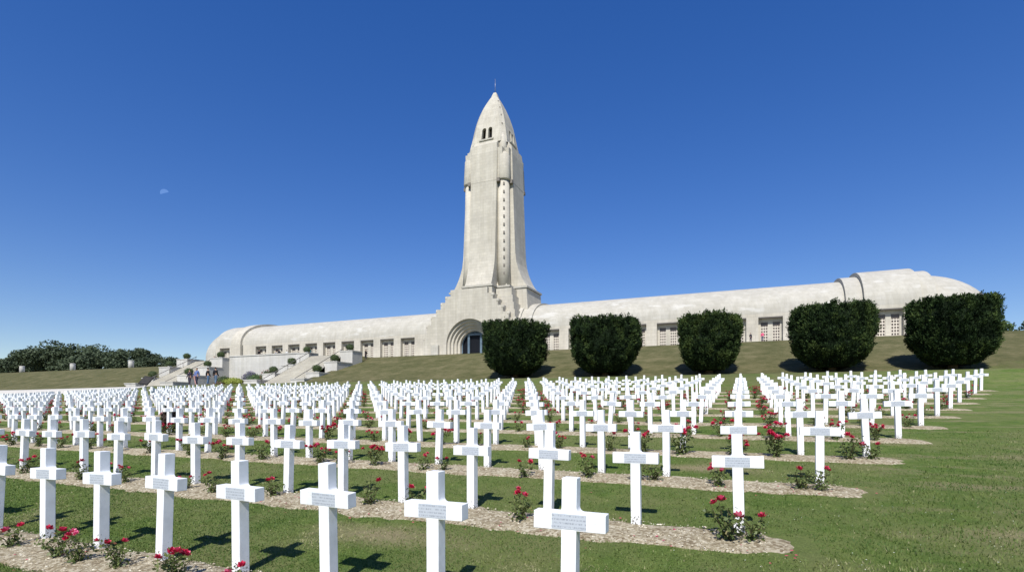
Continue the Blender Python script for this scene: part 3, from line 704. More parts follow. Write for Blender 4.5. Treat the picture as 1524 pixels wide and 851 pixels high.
mb = MB(); mb.tube([(TX,TY,57.0),(TX,TY,59.7)], [.05,.03], 6); part(mb, 'lightning_rod', M['metal'])

# porch ---------------------------------------------------------------
PXC, PY = -41.1, 77.0
steps = [(8.7,13.3),(8.1,15.4),(7.2,16.8),(6.2,17.9),(5.3,19.0),(4.4,20.0),(3.4,21.0)]
R0, ZS = 4.2, 11.85
o_ = [(PXC-8.7, BZ-.3)]
al = [(PXC+R0*math.cos(t), ZS+R0*math.sin(t)) for t in [math.pi - math.pi*k/28 for k in range(29)]]
right = []
zp = BZ-.3
for k, (hw_, zt_) in enumerate(steps): right += [(PXC+hw_, zp), (PXC+hw_, zt_)]; zp = zt_
left = [(2*PXC-x, z) for x, z in reversed(right)]
outl = [(PXC-8.7, BZ-.3), (PXC-R0, BZ-.3)] + al + [(PXC+R0, BZ-.3)] + right + left[:-1]
mb = MB(); mb.prism(outl, PY, PY+3.2); pw = part(mb, 'porch_front', M['stone'])
for s in (-1, 1):       # little scrolls capping the steps
    for hw_, zt_ in steps[:-1]: mb = MB(); mb.ball((PXC+s*(hw_-.12), PY+.35, zt_-.30), .34, 10, 6, 0, (.8,1.3,1.2)); part(mb, 'gable_scroll', M['stone'])
def ringseg(mb, ro, ri, y0_, y1_, mi=0):
    pts = [(-1, BZ-.3-ZS)] + [(None, math.pi-math.pi*q/24) for q in range(25)] + [(1, BZ-.3-ZS)]
    def P(r_, p): return (PXC+p[0]*r_, ZS+p[1]) if p[0] is not None else (PXC+r_*math.cos(p[1]), ZS+r_*math.sin(p[1]))
    vs = []
    for p in pts:
        for r_, y in ((ro,y0_),(ri,y0_),(ri,y1_),(ro,y1_)): x, z = P(r_, p); vs.append((x, y, z))
    fs = []
    for k in range(len(pts)-1):
        for q in range(4): fs.append((k*4+q, k*4+(q+1)%4, k*4+4+(q+1)%4, k*4+4+q))
    mb.add(vs, fs, mi)
for k in range(1, 5):   # arch orders stepping back into the wall
    ro, ri = R0-.43*(k-1)+.0, R0-.43*k; y0_ = PY+.42*k
    mb = MB(); ringseg(mb, ro-.002, ri, y0_, y0_+.9); reparent(part(mb, 'arch_order', M['stone']), pw)
mb = MB(); ri = R0-.43*4
fr = MB()
ringseg(fr, ri-.003, ri-.16, PY+2.3, PY+2.45)
fr.box(PXC-1.35, PXC-.98, PY+2.28, PY+2.5, BZ-.1, 13.6); fr.box(PXC+.98, PXC+1.35, PY+2.28, PY+2.5, BZ-.1, 13.6); fr.box(PXC-1.35, PXC+1.35, PY+2.26, PY+2.52, 13.6, 13.95)
fr.box(PXC-.06, PXC+.06, PY+2.3, PY+2.4, 13.95, ZS+ri-.1)
dr = part(fr, 'door_frame', M['bluegrey'])
mb = MB(); mb.prism([(PXC-ri, BZ)] + [(PXC+ri*math.cos(t), ZS+ri*math.sin(t)) for t in [math.pi*q/24 for q in range(25)]][::-1][::-1][::-1] + [(PXC+ri, BZ)], PY+2.6, PY+2.7); reparent(part(mb, 'door_glass', M['glass']), dr)
mb = MB(); mb.box(PXC-6.9,PXC-5.5,PY-.5,PY-.01,BZ-.3,BZ+1.45); part(mb, 'stone_plinth', M['roof'])

# ------------------------------------------------------------------ terrace wall and stairs
def stair(label, xa, xb, pl_, pr_):
    root = empty('stone_staircase', ((xa+xb)/2, 57, 4.2)); tag(root, label, 'staircase', 'staircases up to the terrace')
    def p2(mb, name, mat=M['wall']):
        o = mb.build(name, mat); o.parent = root; o.matrix_parent_inverse = Matrix.Translation(-root.location); return o
    mb = MB(); n = 34
    for k in range(n):
        y = 57.6+11*k/n; z = 4.35+(10.0-4.35)*(k+1)/n; mb.box(xa-.2, xb+.2, y, 69.2+.001*k, z-.35 if k else 3.9, z)
    p2(mb, 'steps', M['step'])
    for side, (x0, x1, tiers) in (('l', pl_), ('r', pr_)):
        yend = 70.2
        for k, (ty, tz) in enumerate(tiers):
            y1 = tiers[k+1][0] if k+1 < len(tiers) else yend
            mb = MB(); mb.box(x0, x1, ty, y1, 3.6, tz-.14); mb.box(x0-.07, x1+.07, ty-.07, y1-.072, tz-.14, tz)
            p2(mb, 'parapet')
    mb = MB()
    for x in (xa+.12, xb-.12):
        for k in range(2):
            pass
        mb.tube([(x,58.2,5.5),(x,68.6,10.95)], .05, 6)
        for k in range(5): yq = 58.4+2.5*k; mb.tube([(x,yq,4.6+(yq-57.6)*.5),(x,yq,5.55+(yq-58.2)*.524)], .035, 5)
    p2(mb, 'handrail', M['rail'])
RLt = [(57.6,5.6),(61.0,6.72),(64.7,8.35),(68.0,10.62)]; RRt = [(57.6,5.6),(60.5,6.65),(64.3,8.55),(67.8,10.58)]
LLt = [(57.6,5.5),(60.5,6.58),(63.5,8.69),(66.8,10.4)]; LRt = [(57.6,5.6),(60.5,6.85),(64.0,8.48),(66.6,10.3)]
stair('stone staircase on the right, rising beside the grass bank', -66.5, -59.8, (-69.2,-66.5,RLt), (-59.8,-57.2,RRt))
stair('stone staircase on the left, rising behind the walking visitors', -95.0, -88.6, (-98.0,-95.0,LLt), (-88.6,-85.4,LRt))
mb = MB(); mb.box(-85.4, -69.2, 68.0, 68.8, 3.8, 10.5); mb.box(-85.4, -69.2, 67.9, 68.9, 10.5, 10.68)
tag(mb.build('terrace_wall', M['wall']), 'plain pale stone retaining wall between the two staircases', 'wall')

# ------------------------------------------------------------------ clipped bushes, shrubs, trees
def shell(r, sc3, n, size, seed, mat, name, nz=.12, core=.86, aspect=.6):
    c3 = np.array(sc3)
    def posf(g):
        d = g.normal(size=3); d /= np.linalg.norm(d); k = (1+nz*noise.noise(Vector(d*2.2)+Vector((seed,0,0))))*g.uniform(.88,1.03)
        return d*r*k*c3, d, min(1,max(0,g.normal(.5,.22)))
    V, F, var = leaves(n, posf, size, .1, seed, aspect)
    mb = MB(); mb.ball((0,0,0), r*core, 14, 9, 0, sc3, nz, 2.2); c = mb.mesh('t', mat); off = len(c.vertices)
    me = bpy.data.meshes.new(name); me.from_pydata(np.vstack([np.array([v.co[:] for v in c.vertices]), V]).tolist(), [], [tuple(p.vertices) for p in c.polygons]+[tuple(int(q)+off for q in f) for f in F])
    me.materials.append(mat); at = me.attributes.new('var','FLOAT','POINT'); at.data.foreach_set('value', np.concatenate([np.full(off,.15), var]).astype(np.float32)); me.update()
    return me
BB = [shell(.62,(1.12,1.12,.95),900,.10,s,M['box'],'clipped_bush') for s in (1,2,3)]
pot = MB(); pot.tube([(0,0,-.62),(0,0,-.35)], [.30,.40], 14); POT = pot.mesh('planter', M['wall'])
balls = []
for nm, x, tiers in (('left parapet of the right staircase', -67.85, RLt), ('right parapet of the right staircase', -58.5, RRt), ('left parapet of the left staircase', -96.5, LLt), ('right parapet of the left staircase', -87.0, LRt)):
    for k, w_ in ((1,'lowest'),(2,'middle'),(3,'topmost')):
        ty, tz = tiers[k]; balls.append((x, ty+.95, tz+.60, '%s clipped round bush on the %s' % (w_, nm)))
for k, (x, y, z, lb) in enumerate(balls):
    o = link('clipped_bush', BB[k % 3]); o.location = (x,y,z); o.rotation_euler = (0,0,k*1.7); s = 1+.06*math.sin(k*2.3); o.scale = (s,s,s)
    tag(o, lb, 'clipped bush', 'clipped round bushes on the stair parapets'); link('planter', POT, o)
# shrubs in the flower bed below the wall
M['lime'] = leafmat('yellow_green_leaves', [(0,(.16,.20,.03)),(1,(.38,.40,.08))], .6, .2)
M['purple'] = leafmat('purple_flowers', [(0,(.06,.09,.04)),(.4,(.12,.10,.18)),(1,(.30,.22,.42))], .6, .2)
M['pinkf'] = leafmat('pink_flower_leaves', [(0,(.05,.08,.03)),(.5,(.10,.12,.05)),(1,(.62,.10,.20))], .6, .2)
for x, y, r, s3, mt, lb in [(-80.2,64.6,1.15,(1.7,1,.62),'lime','yellow-green mounded shrub in the flower bed below the wall'),(-74.6,64.4,1.05,(1.5,1,.9),'bush','bright green rounded shrub right of the yellow-green mound'),
        (-83.2,65.2,.95,(1.5,1,.9),'box','dark green low shrub left of the yellow-green mound'),(-77.5,65.8,1.15,(1.1,.9,1.1),'purple','purple flowering shrub between the two bright shrubs'),
        (-72.2,64.6,.95,(1,1,1.35),'pinkf','shrub with pink flowers at the right end of the flower bed'),(-82.0,63.3,.6,(1.6,1,.6),'pinkf','low pink flowered shrub in front of the dark green shrub')]:
    o = link('shrub', shell(r*1.15, s3, 1000, .17, int(r*100), M[mt], 'shrub', .25)); o.location = (x, y, H(x,y)+r*s3[2]*.75); tag(o, lb, 'shrub', 'shrubs in the flower bed below the wall')
M['dead'] = leafmat('withered_leaves', [(0,(.02,.014,.010)),(1,(.07,.045,.03))], .8)
o = link('withered_shrub', shell(.34, (.62,.62,1.25), 700, .07, 77, M['dead'], 'withered_shrub', .3)); o.location = (-15.9, 10.62, H(-15.9,10.62)+.38); tag(o, 'dark brown withered shrub standing among the crosses at far left', 'shrub')

def yew(x, y, w, h, seed, label):
    root = empty('yew_tree', (x, y, H(x,y))); tag(root, label, 'yew tree', 'clipped dark yews in front of the building')
    mb = MB(); mb.tube([(0,0,-.4),(.05,0,.5),(0,.05,1.4),(.1,0,2.6)], [.42,.34,.28,.2], 10)
    for k in range(6): a = k*1.05+seed; mb.tube([(0,0,.7),(math.cos(a)*.8,math.sin(a)*.8,1.5),(math.cos(a)*1.6,math.sin(a)*1.6,2.6)], [.16,.11,.06], 6)
    t = mb.build('trunk', M['bark'], root)
    kt = [0,.05,.15,.3,.5,.8,.93,1.0]; kr = [.44,.58,.76,.91,.99,1.0,.98,.94]
    zb = .35
    so = Vector((seed*3.7, seed*1.3, 0))
    def surf(a, t_):
        r_ = np.interp(t_, kt, kr)*w/2
        ca, sa = math.cos(a), math.sin(a); sq = 1/((abs(ca)**3.2+abs(sa)**3.2)**(1/3.2))
        n1 = noise.noise(Vector((ca*1.5, sa*1.5, t_*2.3))+so); n2 = noise.noise(Vector((ca*4.2, sa*4.2, t_*5.5))+so)
        n3 = abs(noise.noise(Vector((ca*7.5, sa*7.5, t_*(7 if t_ < .7 else 3.2)))+so))
        return r_*(.88+.12*sq)*(1+.09*n1+.10*n2-.20*n3+.05)
    def topz(px_, py_): return h*(1 - .045 + .045*noise.noise(Vector((px_*.7, py_*.7, seed))) + .07*noise.noise(Vector((px_*1.9, py_*1.9, seed+5))) + .05*noise.noise(Vector((px_*4.5, py_*4.5, seed+9))))
    # solid lumpy inside
    mbc = MB(); ns, nr = 30, 12; vs = []; fs = []
    for i in range(nr+1):
        t_ = i/nr
        for j in range(ns): a = 2*math.pi*j/ns; r_ = surf(a, t_)*.92; x_, y_ = math.cos(a)*r_, math.sin(a)*r_; vs.append((x_, y_, zb+t_*(topz(x_,y_)*.95-zb)))
    for i in range(nr):
        for j in range(ns): fs.append((i*ns+j, i*ns+(j+1)%ns, (i+1)*ns+(j+1)%ns, (i+1)*ns+j))
    fs.append(tuple(nr*ns+q for q in range(ns))); fs.append(tuple(range(ns-1,-1,-1))); mbc.add(vs, fs, 0, True)
    g = np.random.default_rng(seed); V = []; F = []; var = []
    ncl = 5200
    for k in range(ncl):
        if g.random() < .22:
            a = g.random()*6.283; r_ = math.sqrt(g.random())*surf(a,1)*1.0; px_, py_ = math.cos(a)*r_, math.sin(a)*r_; p = np.array((px_,py_,topz(px_,py_)-.26)); d = np.array((math.cos(a)*.25,math.sin(a)*.25,1.))
        else:
            a = g.random()*6.283; t_ = g.random()**.9; r_ = surf(a,t_)*g.uniform(.90,.975); px_, py_ = math.cos(a)*r_, math.sin(a)*r_
            p = np.array((px_, py_, zb+t_*(topz(px_,py_)-zb-.1))); d = np.array((math.cos(a),math.sin(a),.75))
        L = g.uniform(.26,.48); cv = min(1,max(0,g.normal(.44+(.12 if seed == 3 else .04 if seed == 4 else 0),.10)+.75*noise.noise(Vector((p[0]*1.5,p[1]*1.5,p[2]*.9))+so)))
        ax = d/np.linalg.norm(d)+g.normal(size=3)*.22+np.array((0,0,.35)); ax /= np.linalg.norm(ax)
        for q in range(8):       # a spray of narrow shoots around the axis
            b_ = p+ax*L*g.uniform(0,.55)+g.normal(size=3)*.07; dr = ax+g.normal(size=3)*.42; dr /= np.linalg.norm(dr); l_ = L*g.uniform(.35,.7)
            s_ = np.cross(dr, g.normal(size=3)); s_ /= np.linalg.norm(s_); w_ = l_*.34; n0 = len(V)
            V += [b_-s_*w_*.5, b_+dr*l_*.55-s_*w_*.5, b_+dr*l_, b_+dr*l_*.55+s_*w_*.6]; F.append((n0,n0+1,n0+2,n0+3)); var += [cv+g.uniform(-.08,.08)]*4
    for k in range(70):      # upright tufts standing out of the clipped top
        a = g.random()*6.283; r_ = g.random()**.45*surf(a,1)*.97; c0 = np.array((math.cos(a)*r_, math.sin(a)*r_, topz(math.cos(a)*r_,math.sin(a)*r_)-.3)); hh_ = g.uniform(.18,.5); cv = g.uniform(.5,.9)
        for q in range(46):
            t_ = g.random(); b_ = c0+np.array((g.normal(0,.09*(1.2-t_)), g.normal(0,.09*(1.2-t_)), t_*hh_)); dr = np.array((g.normal(0,.25),g.normal(0,.25),1.)); dr /= np.linalg.norm(dr); l_ = .2
            s_ = np.cross(dr, g.normal(size=3)); s_ /= np.linalg.norm(s_); n0 = len(V)
            V += [b_-s_*.03, b_+dr*l_*.55-s_*.03, b_+dr*l_, b_+dr*l_*.55+s_*.035]; F.append((n0,n0+1,n0+2,n0+3)); var += [cv]*4
    off = len(mbc.v); me = bpy.data.meshes.new('crown'); me.from_pydata(mbc.v+[tuple(v) for v in V], [], mbc.f+[tuple(q+off for q in f) for f in F]); me.materials.append(M['yew'])
    at = me.attributes.new('var','FLOAT','POINT'); at.data.foreach_set('value', np.concatenate([np.full(off,.05), np.array(var)]).astype(np.float32)); me.update()
    link('crown', me, root)
yew(-24.2, 57, 7.3, 6.5, 1, 'dark clipped yew with a flat top, standing before the tower, leftmost of five')
yew(-13.6, 57, 7.4, 6.25, 2, 'broad dark clipped yew second from the left, right of the tower')
yew(-2.95, 57, 5.7, 5.9, 3, 'narrow clipped yew, third and middle of the five before the building')
yew(7.75, 57, 6.7, 6.1, 4, 'ragged-topped clipped yew fourth from the left, left of the largest yew')
yew(16.75, 57, 6.3, 6.1, 5, 'largest-looking clipped yew, rightmost of five, before the domed right end')

def tree_variant(seed, w, h, n=4600, mat='tree', size=.56):
    rgp = random.Random(seed); lobes = []
    for k in range(13):
        a = rgp.uniform(0,6.28); r_ = rgp.uniform(0,.36)*w; lobes.append((Vector((math.cos(a)*r_, math.sin(a)*r_, h*rgp.uniform(.20,.84))), rgp.uniform(.16,.27)*w))
    def posf(g):
        c, r_ = lobes[g.integers(len(lobes))]; d = g.normal(size=3); d /= np.linalg.norm(d); k = g.uniform(.7,1.05)
        v = min(1,max(0,g.normal(.45,.2))); return (c.x+d[0]*r_*k, c.y+d[1]*r_*k, c.z+d[2]*r_*k*.85), d, v
    V, F, var = leaves(n, posf, size, .1, seed, .7)
    cr = mesh_np('crown', V, F, M[mat], var=var)
    mb = MB(); mb.tube([(0,0,-.5),(0,0,h*.3),(.2,.1,h*.6)], [w*.035,w*.025,w*.012], 8)
    for k in range(6): c, r_ = lobes[k]; mb.tube([(0,0,h*.28), tuple(c*.6+Vector((0,0,h*.12))), tuple(c)], [w*.016,w*.01,w*.004], 5)
    return cr, mb.mesh('trunk', M['bark'])
TV = [tree_variant(31,9,10.5), tree_variant(32,11,11), tree_variant(33,8,9), tree_variant(34,10,10)]
def put_tree(x, y, k, s, label, sz=1.0, group='trees beyond the grass bank', tv=None):
    cr, tr = (tv or TV)[k]; o = empty('broadleaf_tree', (x,y,H(x,y)-.5)); o.scale = (s,s,s*sz); o.rotation_euler = (0,0,k*2+x)
    tag(o, label, 'tree', group); link('crown', cr, o); link('trunk', tr, o)
tl = []
rgt = random.Random(9)
topx = [-290,-252,-245,-236,-230,-220,-210,-202,-193,-183,-179,-172,-164,-158,-150]; topz = [20.2,21.2,21.4,22.5,23.4,23.9,23.9,23.1,22.4,20.9,19.9,19.8,18.0,16.8,15.8]
xs_ = np.linspace(-268,-150,17)
for k, x in enumerate(xs_):
    y = 105 + (2.2 if k % 2 else -1.5); v = [0,1,3,2,1,0,3,1,2,0,1,3,0,2,1,3,2][k]; hv = [10.5,11,9,10][v]; wv = [9,11,8,10][v]
    hh_ = (np.interp(x, topx, topz)*y/105 - 10.1)*(.90+.06*math.sin(k*2.1)); s_ = max(.75, min(1.25, hh_/hv))
    put_tree(x, y, v, s_*1.25, '%s broadleaf tree from the left in the dark tree line beyond the bank' % ordn(k+1), hh_/hv/(s_*1.25))
low = tree_variant(41, 6, 4.2, 1300, 'tree', .5); 
for k, (x, y, s_) in enumerate([(-143,104,1.0),(-137.5,106,.95),(-151,101,.9),(-131,108,.9)]):
    put_tree(x, y, 0, s_, '%s low leafy tree between the tree line and the left staircase' % ['tallest','second','shadowed','nearest'][k] if k != 1 else 'low leafy tree just left of the domed left end of the building', 1.0, 'low trees beside the building', [low])
lite = tree_variant(42, 5, 4.4, 1500, 'bush', .4)
put_tree(30.3, 86, 0, .75, 'light green bushy tree peeping out right of the largest yew', .8, 'low trees at the right edge', [lite])
thin = tree_variant(43, 3.4, 6.5, 900, 'tree', .4)
for k, (x, y, s_) in enumerate([(44.2,121,1.0),(46.0,118,1.15),(45.3,128,1.0)]):
    put_tree(x, y, 0, s_, ['slim dark tree at the right edge, next to the light green tree','tallest slim dark tree at the very right edge of the view','slim dark tree behind the other two at the right edge'][k], 1.0, 'low trees at the right edge', [thin])

# white stone posts on the crest
for k, x in enumerate((-169.6,-147.5,-125.3)):
    mb = MB(); mb.tube([(0,0,-.4),(0,0,1.5),(0,0,1.62)], [.54,.53,.46], 20, 0); mb.tube([(0,0,1.5),(0,0,1.56)], [.58,.58], 20)
    o = mb.build('stone_post', M['wall']); o.location = (x, 75, H(x,75)); tag(o, 'round white stone post on the grass crest, %s of three' % ['leftmost','middle','rightmost'][k], 'stone post', 'white stone posts on the crest')

# visitor information panel among the crosses
root = empty('information_panel', (-34.9, 21.8, H(-34.9,21.8))); root.scale = (.66,.66,1); tag(root, 'dark tilted information panel on a thin post among the left crosses', 'sign')
mb = MB(); mb.tube([(0,0,-.1),(0,0,1.42)], [.04,.04], 8); mb.box(-.2,.2,-.15,.15,-.02,.03); mb.build('post', M['metal'], root)
mb = MB()
tfp = Matrix.Translation((0,0,1.48)) @ Matrix.Rotation(R(38),4,'X') @ Matrix.Rotation(R(6),4,'Y')
def boxm(mb, x0,x1,y0,y1,z0,z1,Mx,mi=0):
    b = MB(); b.box(x0,x1,y0,y1,z0,z1); mb.add([tuple(Mx @ Vector(v)) for v in b.v], b.f, mi)
boxm(mb, -.62,.62,-.40,.40,-.03,.03, tfp); mb.build('board', plain('dark_board', (.03,.028,.027), .8, .1), root)
mb = MB(); boxm(mb, -.55,.55,-.33,.33,.0301,.034, tfp); mb.build('sheet', plain('printed_sheet', (.05,.045,.04), .7, .15, (.025,.025,.025), 7, kind='Object'), root)

# ------------------------------------------------------------------ people
M['skin'] = plain('skin', (.48,.30,.21), .6, .3)
cloth = {}
def cm(c):
    k = tuple(c)
    if k not in cloth: cloth[k] = plain('cloth', c, .85, .15, tuple(v*.75 for v in c), 9, kind='Object')
    return cloth[k]
def skin(name, chains, mat, parent, sub=1):
    """chains: lists of (x,y,z,r); equal points are shared"""
    vs = []; idx = {}; ed = []; rad = []
    for ch in chains:
        pr = None
        for x, y, z, r in ch:
            key = (round(x,4), round(y,4), round(z,4))
            if key not in idx: idx[key] = len(vs); vs.append((x,y,z)); rad.append(r)
            k = idx[key]
            if pr is not None and pr != k: ed.append((pr,k))
            pr = k
    me = bpy.data.meshes.new(name); me.from_pydata(vs, ed, []); o = link(name, me)
    md = o.modifiers.new('s','SKIN'); md.use_smooth_shade = True
    for k, r in enumerate(rad): me.skin_vertices[0].data[k].radius = (r, r)
    me.skin_vertices[0].data[0].use_root = True
    sb = o.modifiers.new('u','SUBSURF'); sb.levels = sub; sb.render_levels = sub
    dg = bpy.context.evaluated_depsgraph_get(); m2 = bpy.data.meshes.new_from_object(o.evaluated_get(dg)); o.modifiers.clear(); o.data = m2
    m2.materials.clear(); m2.materials.append(mat)
    for p in m2.polygons: p.use_smooth = True
    if parent: o.parent = parent
    return o
def person(x, y, rz, hgt, top, legs, label, stride=.18, sleeves=True, hair=(.06,.04,.03), skirt=False, arm=.0, group='visitors walking on the path'):
    root = empty('person', (x, y, H(x,y))); root.rotation_euler = (0,0,rz); k = hgt/1.75; root.scale = (k,k,k); tag(root, label, 'person', group)
    st = stride
    hipz = .93
    pelvis = (0,0,.95,.115); waist = (0,0,1.10,.115); chest = (0,.0,1.30,.135); neck0 = (0,0,1.44,.065); neck = (0,-.01,1.50,.052); head0 = (0,-.02,1.60,.078); head1 = (0,-.02,1.70,.062)
    def leg(s, f, dr=0):
        return [pelvis, (s*.09,0,hipz-.06,.092+dr), (s*.10,-.04-f*.45,.50,.062+dr), (s*.10,-f+.02 if f > 0 else -f,.10,.042+dr)]
    def armc(s, f, dr=0):
        return [chest, (s*.17,0,1.38,.062+dr), (s*.225,.03-f*.3,1.10,.042+dr), (s*.235,-.06-f,.87,.030+dr)]
    body = [[pelvis, waist, chest, neck0, neck, head0, head1]]
    for s, f in ((1,st),(-1,-st)):
        L = leg(s, f); a = L[-1]; body += [L + [(a[0], a[1]-.02, .045, .036), (a[0], a[1]-.16, .03, .030)]]
        A = armc(s, -f*.7-arm); w_ = A[-1]; palm = (w_[0], w_[1]-.01, w_[2]-.06, .030); body += [A + [palm]]
    b = skin('body', body, M['skin'], root, 1)
    # face, ears and fingers joined to the body mesh
    mb = MB(); mb.tube([(0,-.085,1.635),(0,-.108,1.60),(0,-.09,1.595)], [.008,.013,.008], 6)
    for s in (-1,1): mb.ball((s*.079,-.01,1.61), .02, 6, 5, 0, (.4,.8,1.3)); mb.ball((s*.028,-.085,1.64), .009, 6, 5, 1)
    mb.tube([(-.022,-.093,1.565),(.022,-.093,1.565)], .005, 5, 2)
    for s, f in ((1,st),(-1,-st)):
        A = armc(s, -f*.7-arm)[-1]
        for q in range(4):
            yy_ = A[1]-.035+.021*q; L = (.062,.074,.070,.055)[q]
            mb.tube([(A[0],yy_,A[2]-.07),(A[0]-s*.004,yy_,A[2]-.07-L*.6),(A[0]-s*.018,yy_,A[2]-.07-L)], [.009,.008,.006], 5)
        mb.tube([(A[0],A[1]-.03,A[2]-.045),(A[0]-s*.008,A[1]-.055,A[2]-.075),(A[0]-s*.012,A[1]-.058,A[2]-.10)], [.010,.009,.007], 5)
    tmp = mb.mesh('t', [M['skin'], M['dark'], cm((.30,.09,.08))]); me = b.data
    bm = bmesh.new(); bm.from_mesh(me); bm.from_mesh(tmp); bm.to_mesh(me); bm.free()
    for mm in (M['dark'], cm((.30,.09,.08))): me.materials.append(mm)
    T = [[(0,0,.86,.140),(0,0,.92,.138),(0,0,1.10,.128),(0,0,1.30,.150),(0,0,1.43,.080)]]
    for s, f in ((1,st),(-1,-st)):
        A = armc(s, -f*.7-arm, .016); A[0] = (0,0,1.30,.150); T.append(A if sleeves else [A[0],A[1],tuple((A[1][q]*.4+A[2][q]*.6) for q in range(4))])
    skin('jacket' if sleeves else 'shirt', T, cm(top), root, 1)
    if skirt:
        mb = MB(); mb.tube([(0,0,1.0),(0,0,.85),(0,0,.55)], [.13,.19,.24], 14); mb.build('skirt', cm(legs), root)
    else:
        Lg = []
        for s, f in ((1,st),(-1,-st)):
            L = leg(s, f, .016); L[0] = (0,0,.95,.135); Lg.append(L)
        Lg.insert(0, [(0,0,.95,.135),(0,0,1.02,.132)]); skin('trousers', Lg, cm(legs), root, 1)
    mb = MB(); mb.ball((0,.004,1.655), .096, 12, 8, 0, (.92,1.02,1.0), .12, 4)
    hm = mb.build('hair', cm(hair), root)
    bm = bmesh.new(); bm.from_mesh(hm.data)
    bmesh.ops.delete(bm, geom=[v for v in bm.verts if v.co.z < 1.60 or (v.co.y < -.055 and v.co.z < 1.685)], context='VERTS'); bm.to_mesh(hm.data); bm.free()
    for s, f in ((1,st),(-1,-st)):
        a = leg(s, f)[-1]; mb = MB(); mb.ball((a[0], a[1]-.07, .035), .055, 10, 6, 0, (.8,2.2,.75)); mb.build('shoe', cm((.03,.03,.03)), root)
    return root
person(-56.9,40.3,R(20),1.82,(.035,.03,.05),(.05,.04,.06),'woman in dark patterned clothes, leftmost of the walking visitors',.16)
person(-56.3,40.6,R(15),1.60,(.60,.30,.28),(.55,.32,.30),'person in pink between the dark-clothed woman and blue-shirted man',.10,False)
person(-55.3,40.0,R(10),1.97,(.13,.19,.42),(.03,.035,.06),'man in a blue shirt and dark trousers walking on the path',.16,True,(.18,.12,.09))
person(-53.0,39.6,R(170),1.88,(.012,.012,.015),(.10,.17,.28),'person in black jacket and blue jeans, left one of the pair',.14)
person(-52.2,39.9,R(190),1.94,(.015,.015,.018),(.13,.19,.28),'taller person in black jacket and jeans, rightmost on the path',.12)
for x, y, rz, h_, tp, lg, lb in [(-80.6,70.3,20,1.85,(.012,.012,.014),(.03,.03,.04),'person dressed in black on the terrace, leftmost above the wall'),
        (-77.9,71.6,150,1.70,(.20,.22,.28),(.05,.05,.07),'person in grey on the terrace next to the one in black'),
        (-76.0,70.6,40,1.75,(.03,.03,.035),(.10,.10,.12),'person in dark coat on the terrace under the second window'),
        (-74.5,70.9,200,1.62,(.62,.62,.60),(.2,.2,.22),'person in white top on the terrace, right of the dark coat'),
        (-69.4,71.3,90,1.78,(.06,.50,.55),(.08,.09,.12),'person in a turquoise top standing on the terrace by the right staircase'),
        (-57.9,72.0,270,1.80,(.015,.015,.02),(.03,.03,.04),'person in black at the top of the right staircase'),
        (-99.6,75.8,0,1.70,(.55,.12,.12),(.10,.10,.12),'person in reddish top at the head of the left staircase')]:
    person(x,y,R(rz),h_,tp,lg,lb,.08,True,group='visitors on the terrace')
person(1.2,77.2,R(30),1.25,(.02,.025,.04),(.04,.04,.05),'small child in dark clothes on the right terrace beside the pink one',.06,True,group='visitors on the terrace')
person(2.6,77.0,R(-20),1.35,(.75,.10,.22),(.12,.12,.16),'child in a bright pink top on the right terrace between two yews',.06,True,group='visitors on the terrace')

# ------------------------------------------------------------------ moon
dv = Vector((-0.99766, 0.65402, 0.40033)).normalized(); Dm = 3000
mm = bpy.data.materials.new('moon'); mm.use_nodes = True; nt = mm.node_tree; nt.nodes.remove(nt.nodes['Principled BSDF'])
em = nd(nt, 'ShaderNodeEmission'); em.inputs['Color'].default_value = (.35,.50,.72,1); em.inputs['Strength'].default_value = .16; MOONEM = em
tr = nt.nodes.new('ShaderNodeBsdfTransparent'); ad = nt.nodes.new('ShaderNodeAddShader')
nt.links.new(em.outputs[0], ad.inputs[0]); nt.links.new(tr.outputs[0], ad.inputs[1]); nt.links.new(ad.outputs[0], nt.nodes['Material Output'].inputs[0])
sdx = dv.cross(Vector((0,0,1))).normalized(); upv = sdx.cross(dv); lit = (sdx*-.45+upv*.9).normalized(); tn = lit.cross(dv)
r_ = 17.5; outl = [lit*math.sin(a)*r_+tn*math.cos(a)*r_ for a in [math.pi*q/16 for q in range(17)]] + [lit*math.sin(a)*r_*.02-tn*math.cos(a)*r_ for a in [math.pi*q/16 for q in range(1,16)]]
mb = MB(); mb.add([tuple(p) for p in outl], [tuple(range(len(outl)))]); o = mb.build('moon', mm); o.location = dv*Dm
tag(o, 'faint half moon low in the blue sky left of the tower', 'moon')

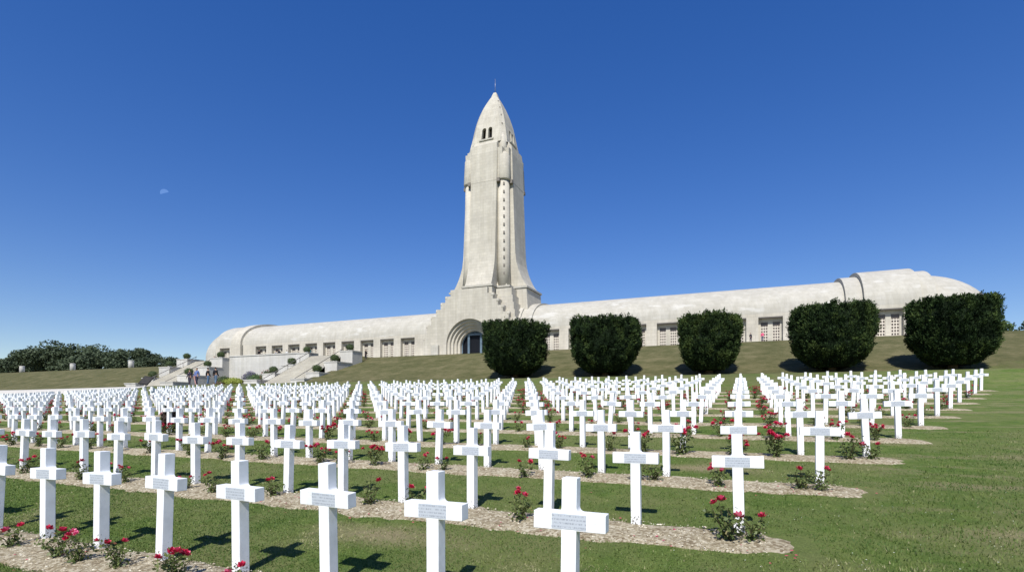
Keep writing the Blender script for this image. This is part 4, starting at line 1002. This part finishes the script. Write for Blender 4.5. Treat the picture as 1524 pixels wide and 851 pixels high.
# ------------------------------------------------------------------ light, sky, camera
AZ, EL = R(-10), R(49)          # shadows fall towards +Y, a little to -X
S = Vector((-math.sin(AZ)*math.cos(EL), -math.cos(AZ)*math.cos(EL), math.sin(EL)))
sun = bpy.data.lights.new('sun', 'SUN'); sun.energy = 4.5; sun.angle = R(.53); sun.color = (1,.97,.92)
so = bpy.data.objects.new('sun', sun); col.objects.link(so); so.rotation_euler = (-S).to_track_quat('-Z','Y').to_euler(); so.location = (0,-20,60)
w = bpy.data.worlds.new('World'); sc.world = w; w.use_nodes = True; nt = w.node_tree; bg = nt.nodes['Background']
sky = nt.nodes.new('ShaderNodeTexSky'); sky.sky_type = 'NISHITA'; sky.sun_disc = False; sky.sun_elevation = EL; sky.sun_rotation = math.atan2(S.x, S.y)
sky.altitude = 350; sky.air_density = 1.0; sky.dust_density = .2; sky.ozone_density = 3.0
gm = nd(nt, 'ShaderNodeGamma'); gm.inputs['Gamma'].default_value = .76; nt.links.new(sky.outputs[0], gm.inputs['Color'])
hs = nd(nt, 'ShaderNodeHueSaturation'); hs.inputs['Saturation'].default_value = 1.54; hs.inputs['Hue'].default_value = .521
nt.links.new(gm.outputs[0], hs.inputs['Color']); nt.links.new(hs.outputs[0], bg.inputs['Color']); bg.inputs['Strength'].default_value = .139
f_, py_, yaw, pitch, roll = 788.72, 596.17, .4078, .0100, -.0025
Rv = Vector((math.cos(yaw), math.sin(yaw), 0)); F_ = Vector((-math.sin(yaw)*math.cos(pitch), math.cos(yaw)*math.cos(pitch), math.sin(pitch))); U = Rv.cross(F_)
R2 = Rv*math.cos(roll) - U*math.sin(roll); U2 = Rv*math.sin(roll) + U*math.cos(roll)
cam = bpy.data.cameras.new('camera'); co = bpy.data.objects.new('camera', cam); col.objects.link(co)
co.matrix_world = Matrix(((R2.x,U2.x,-F_.x,0),(R2.y,U2.y,-F_.y,0),(R2.z,U2.z,-F_.z,1.70),(0,0,0,1)))
cam.sensor_width = 36; cam.lens = 36*f_/1524; cam.shift_y = (py_-425.5)/1524; cam.clip_start = .05; cam.clip_end = 12000
sc.camera = co
sc.view_settings.view_transform = 'Standard'; sc.view_settings.look = 'None'; sc.view_settings.gamma = 1; sc.view_settings.exposure = .42
sc.cycles.use_denoising = True; sc.cycles.max_bounces = 6
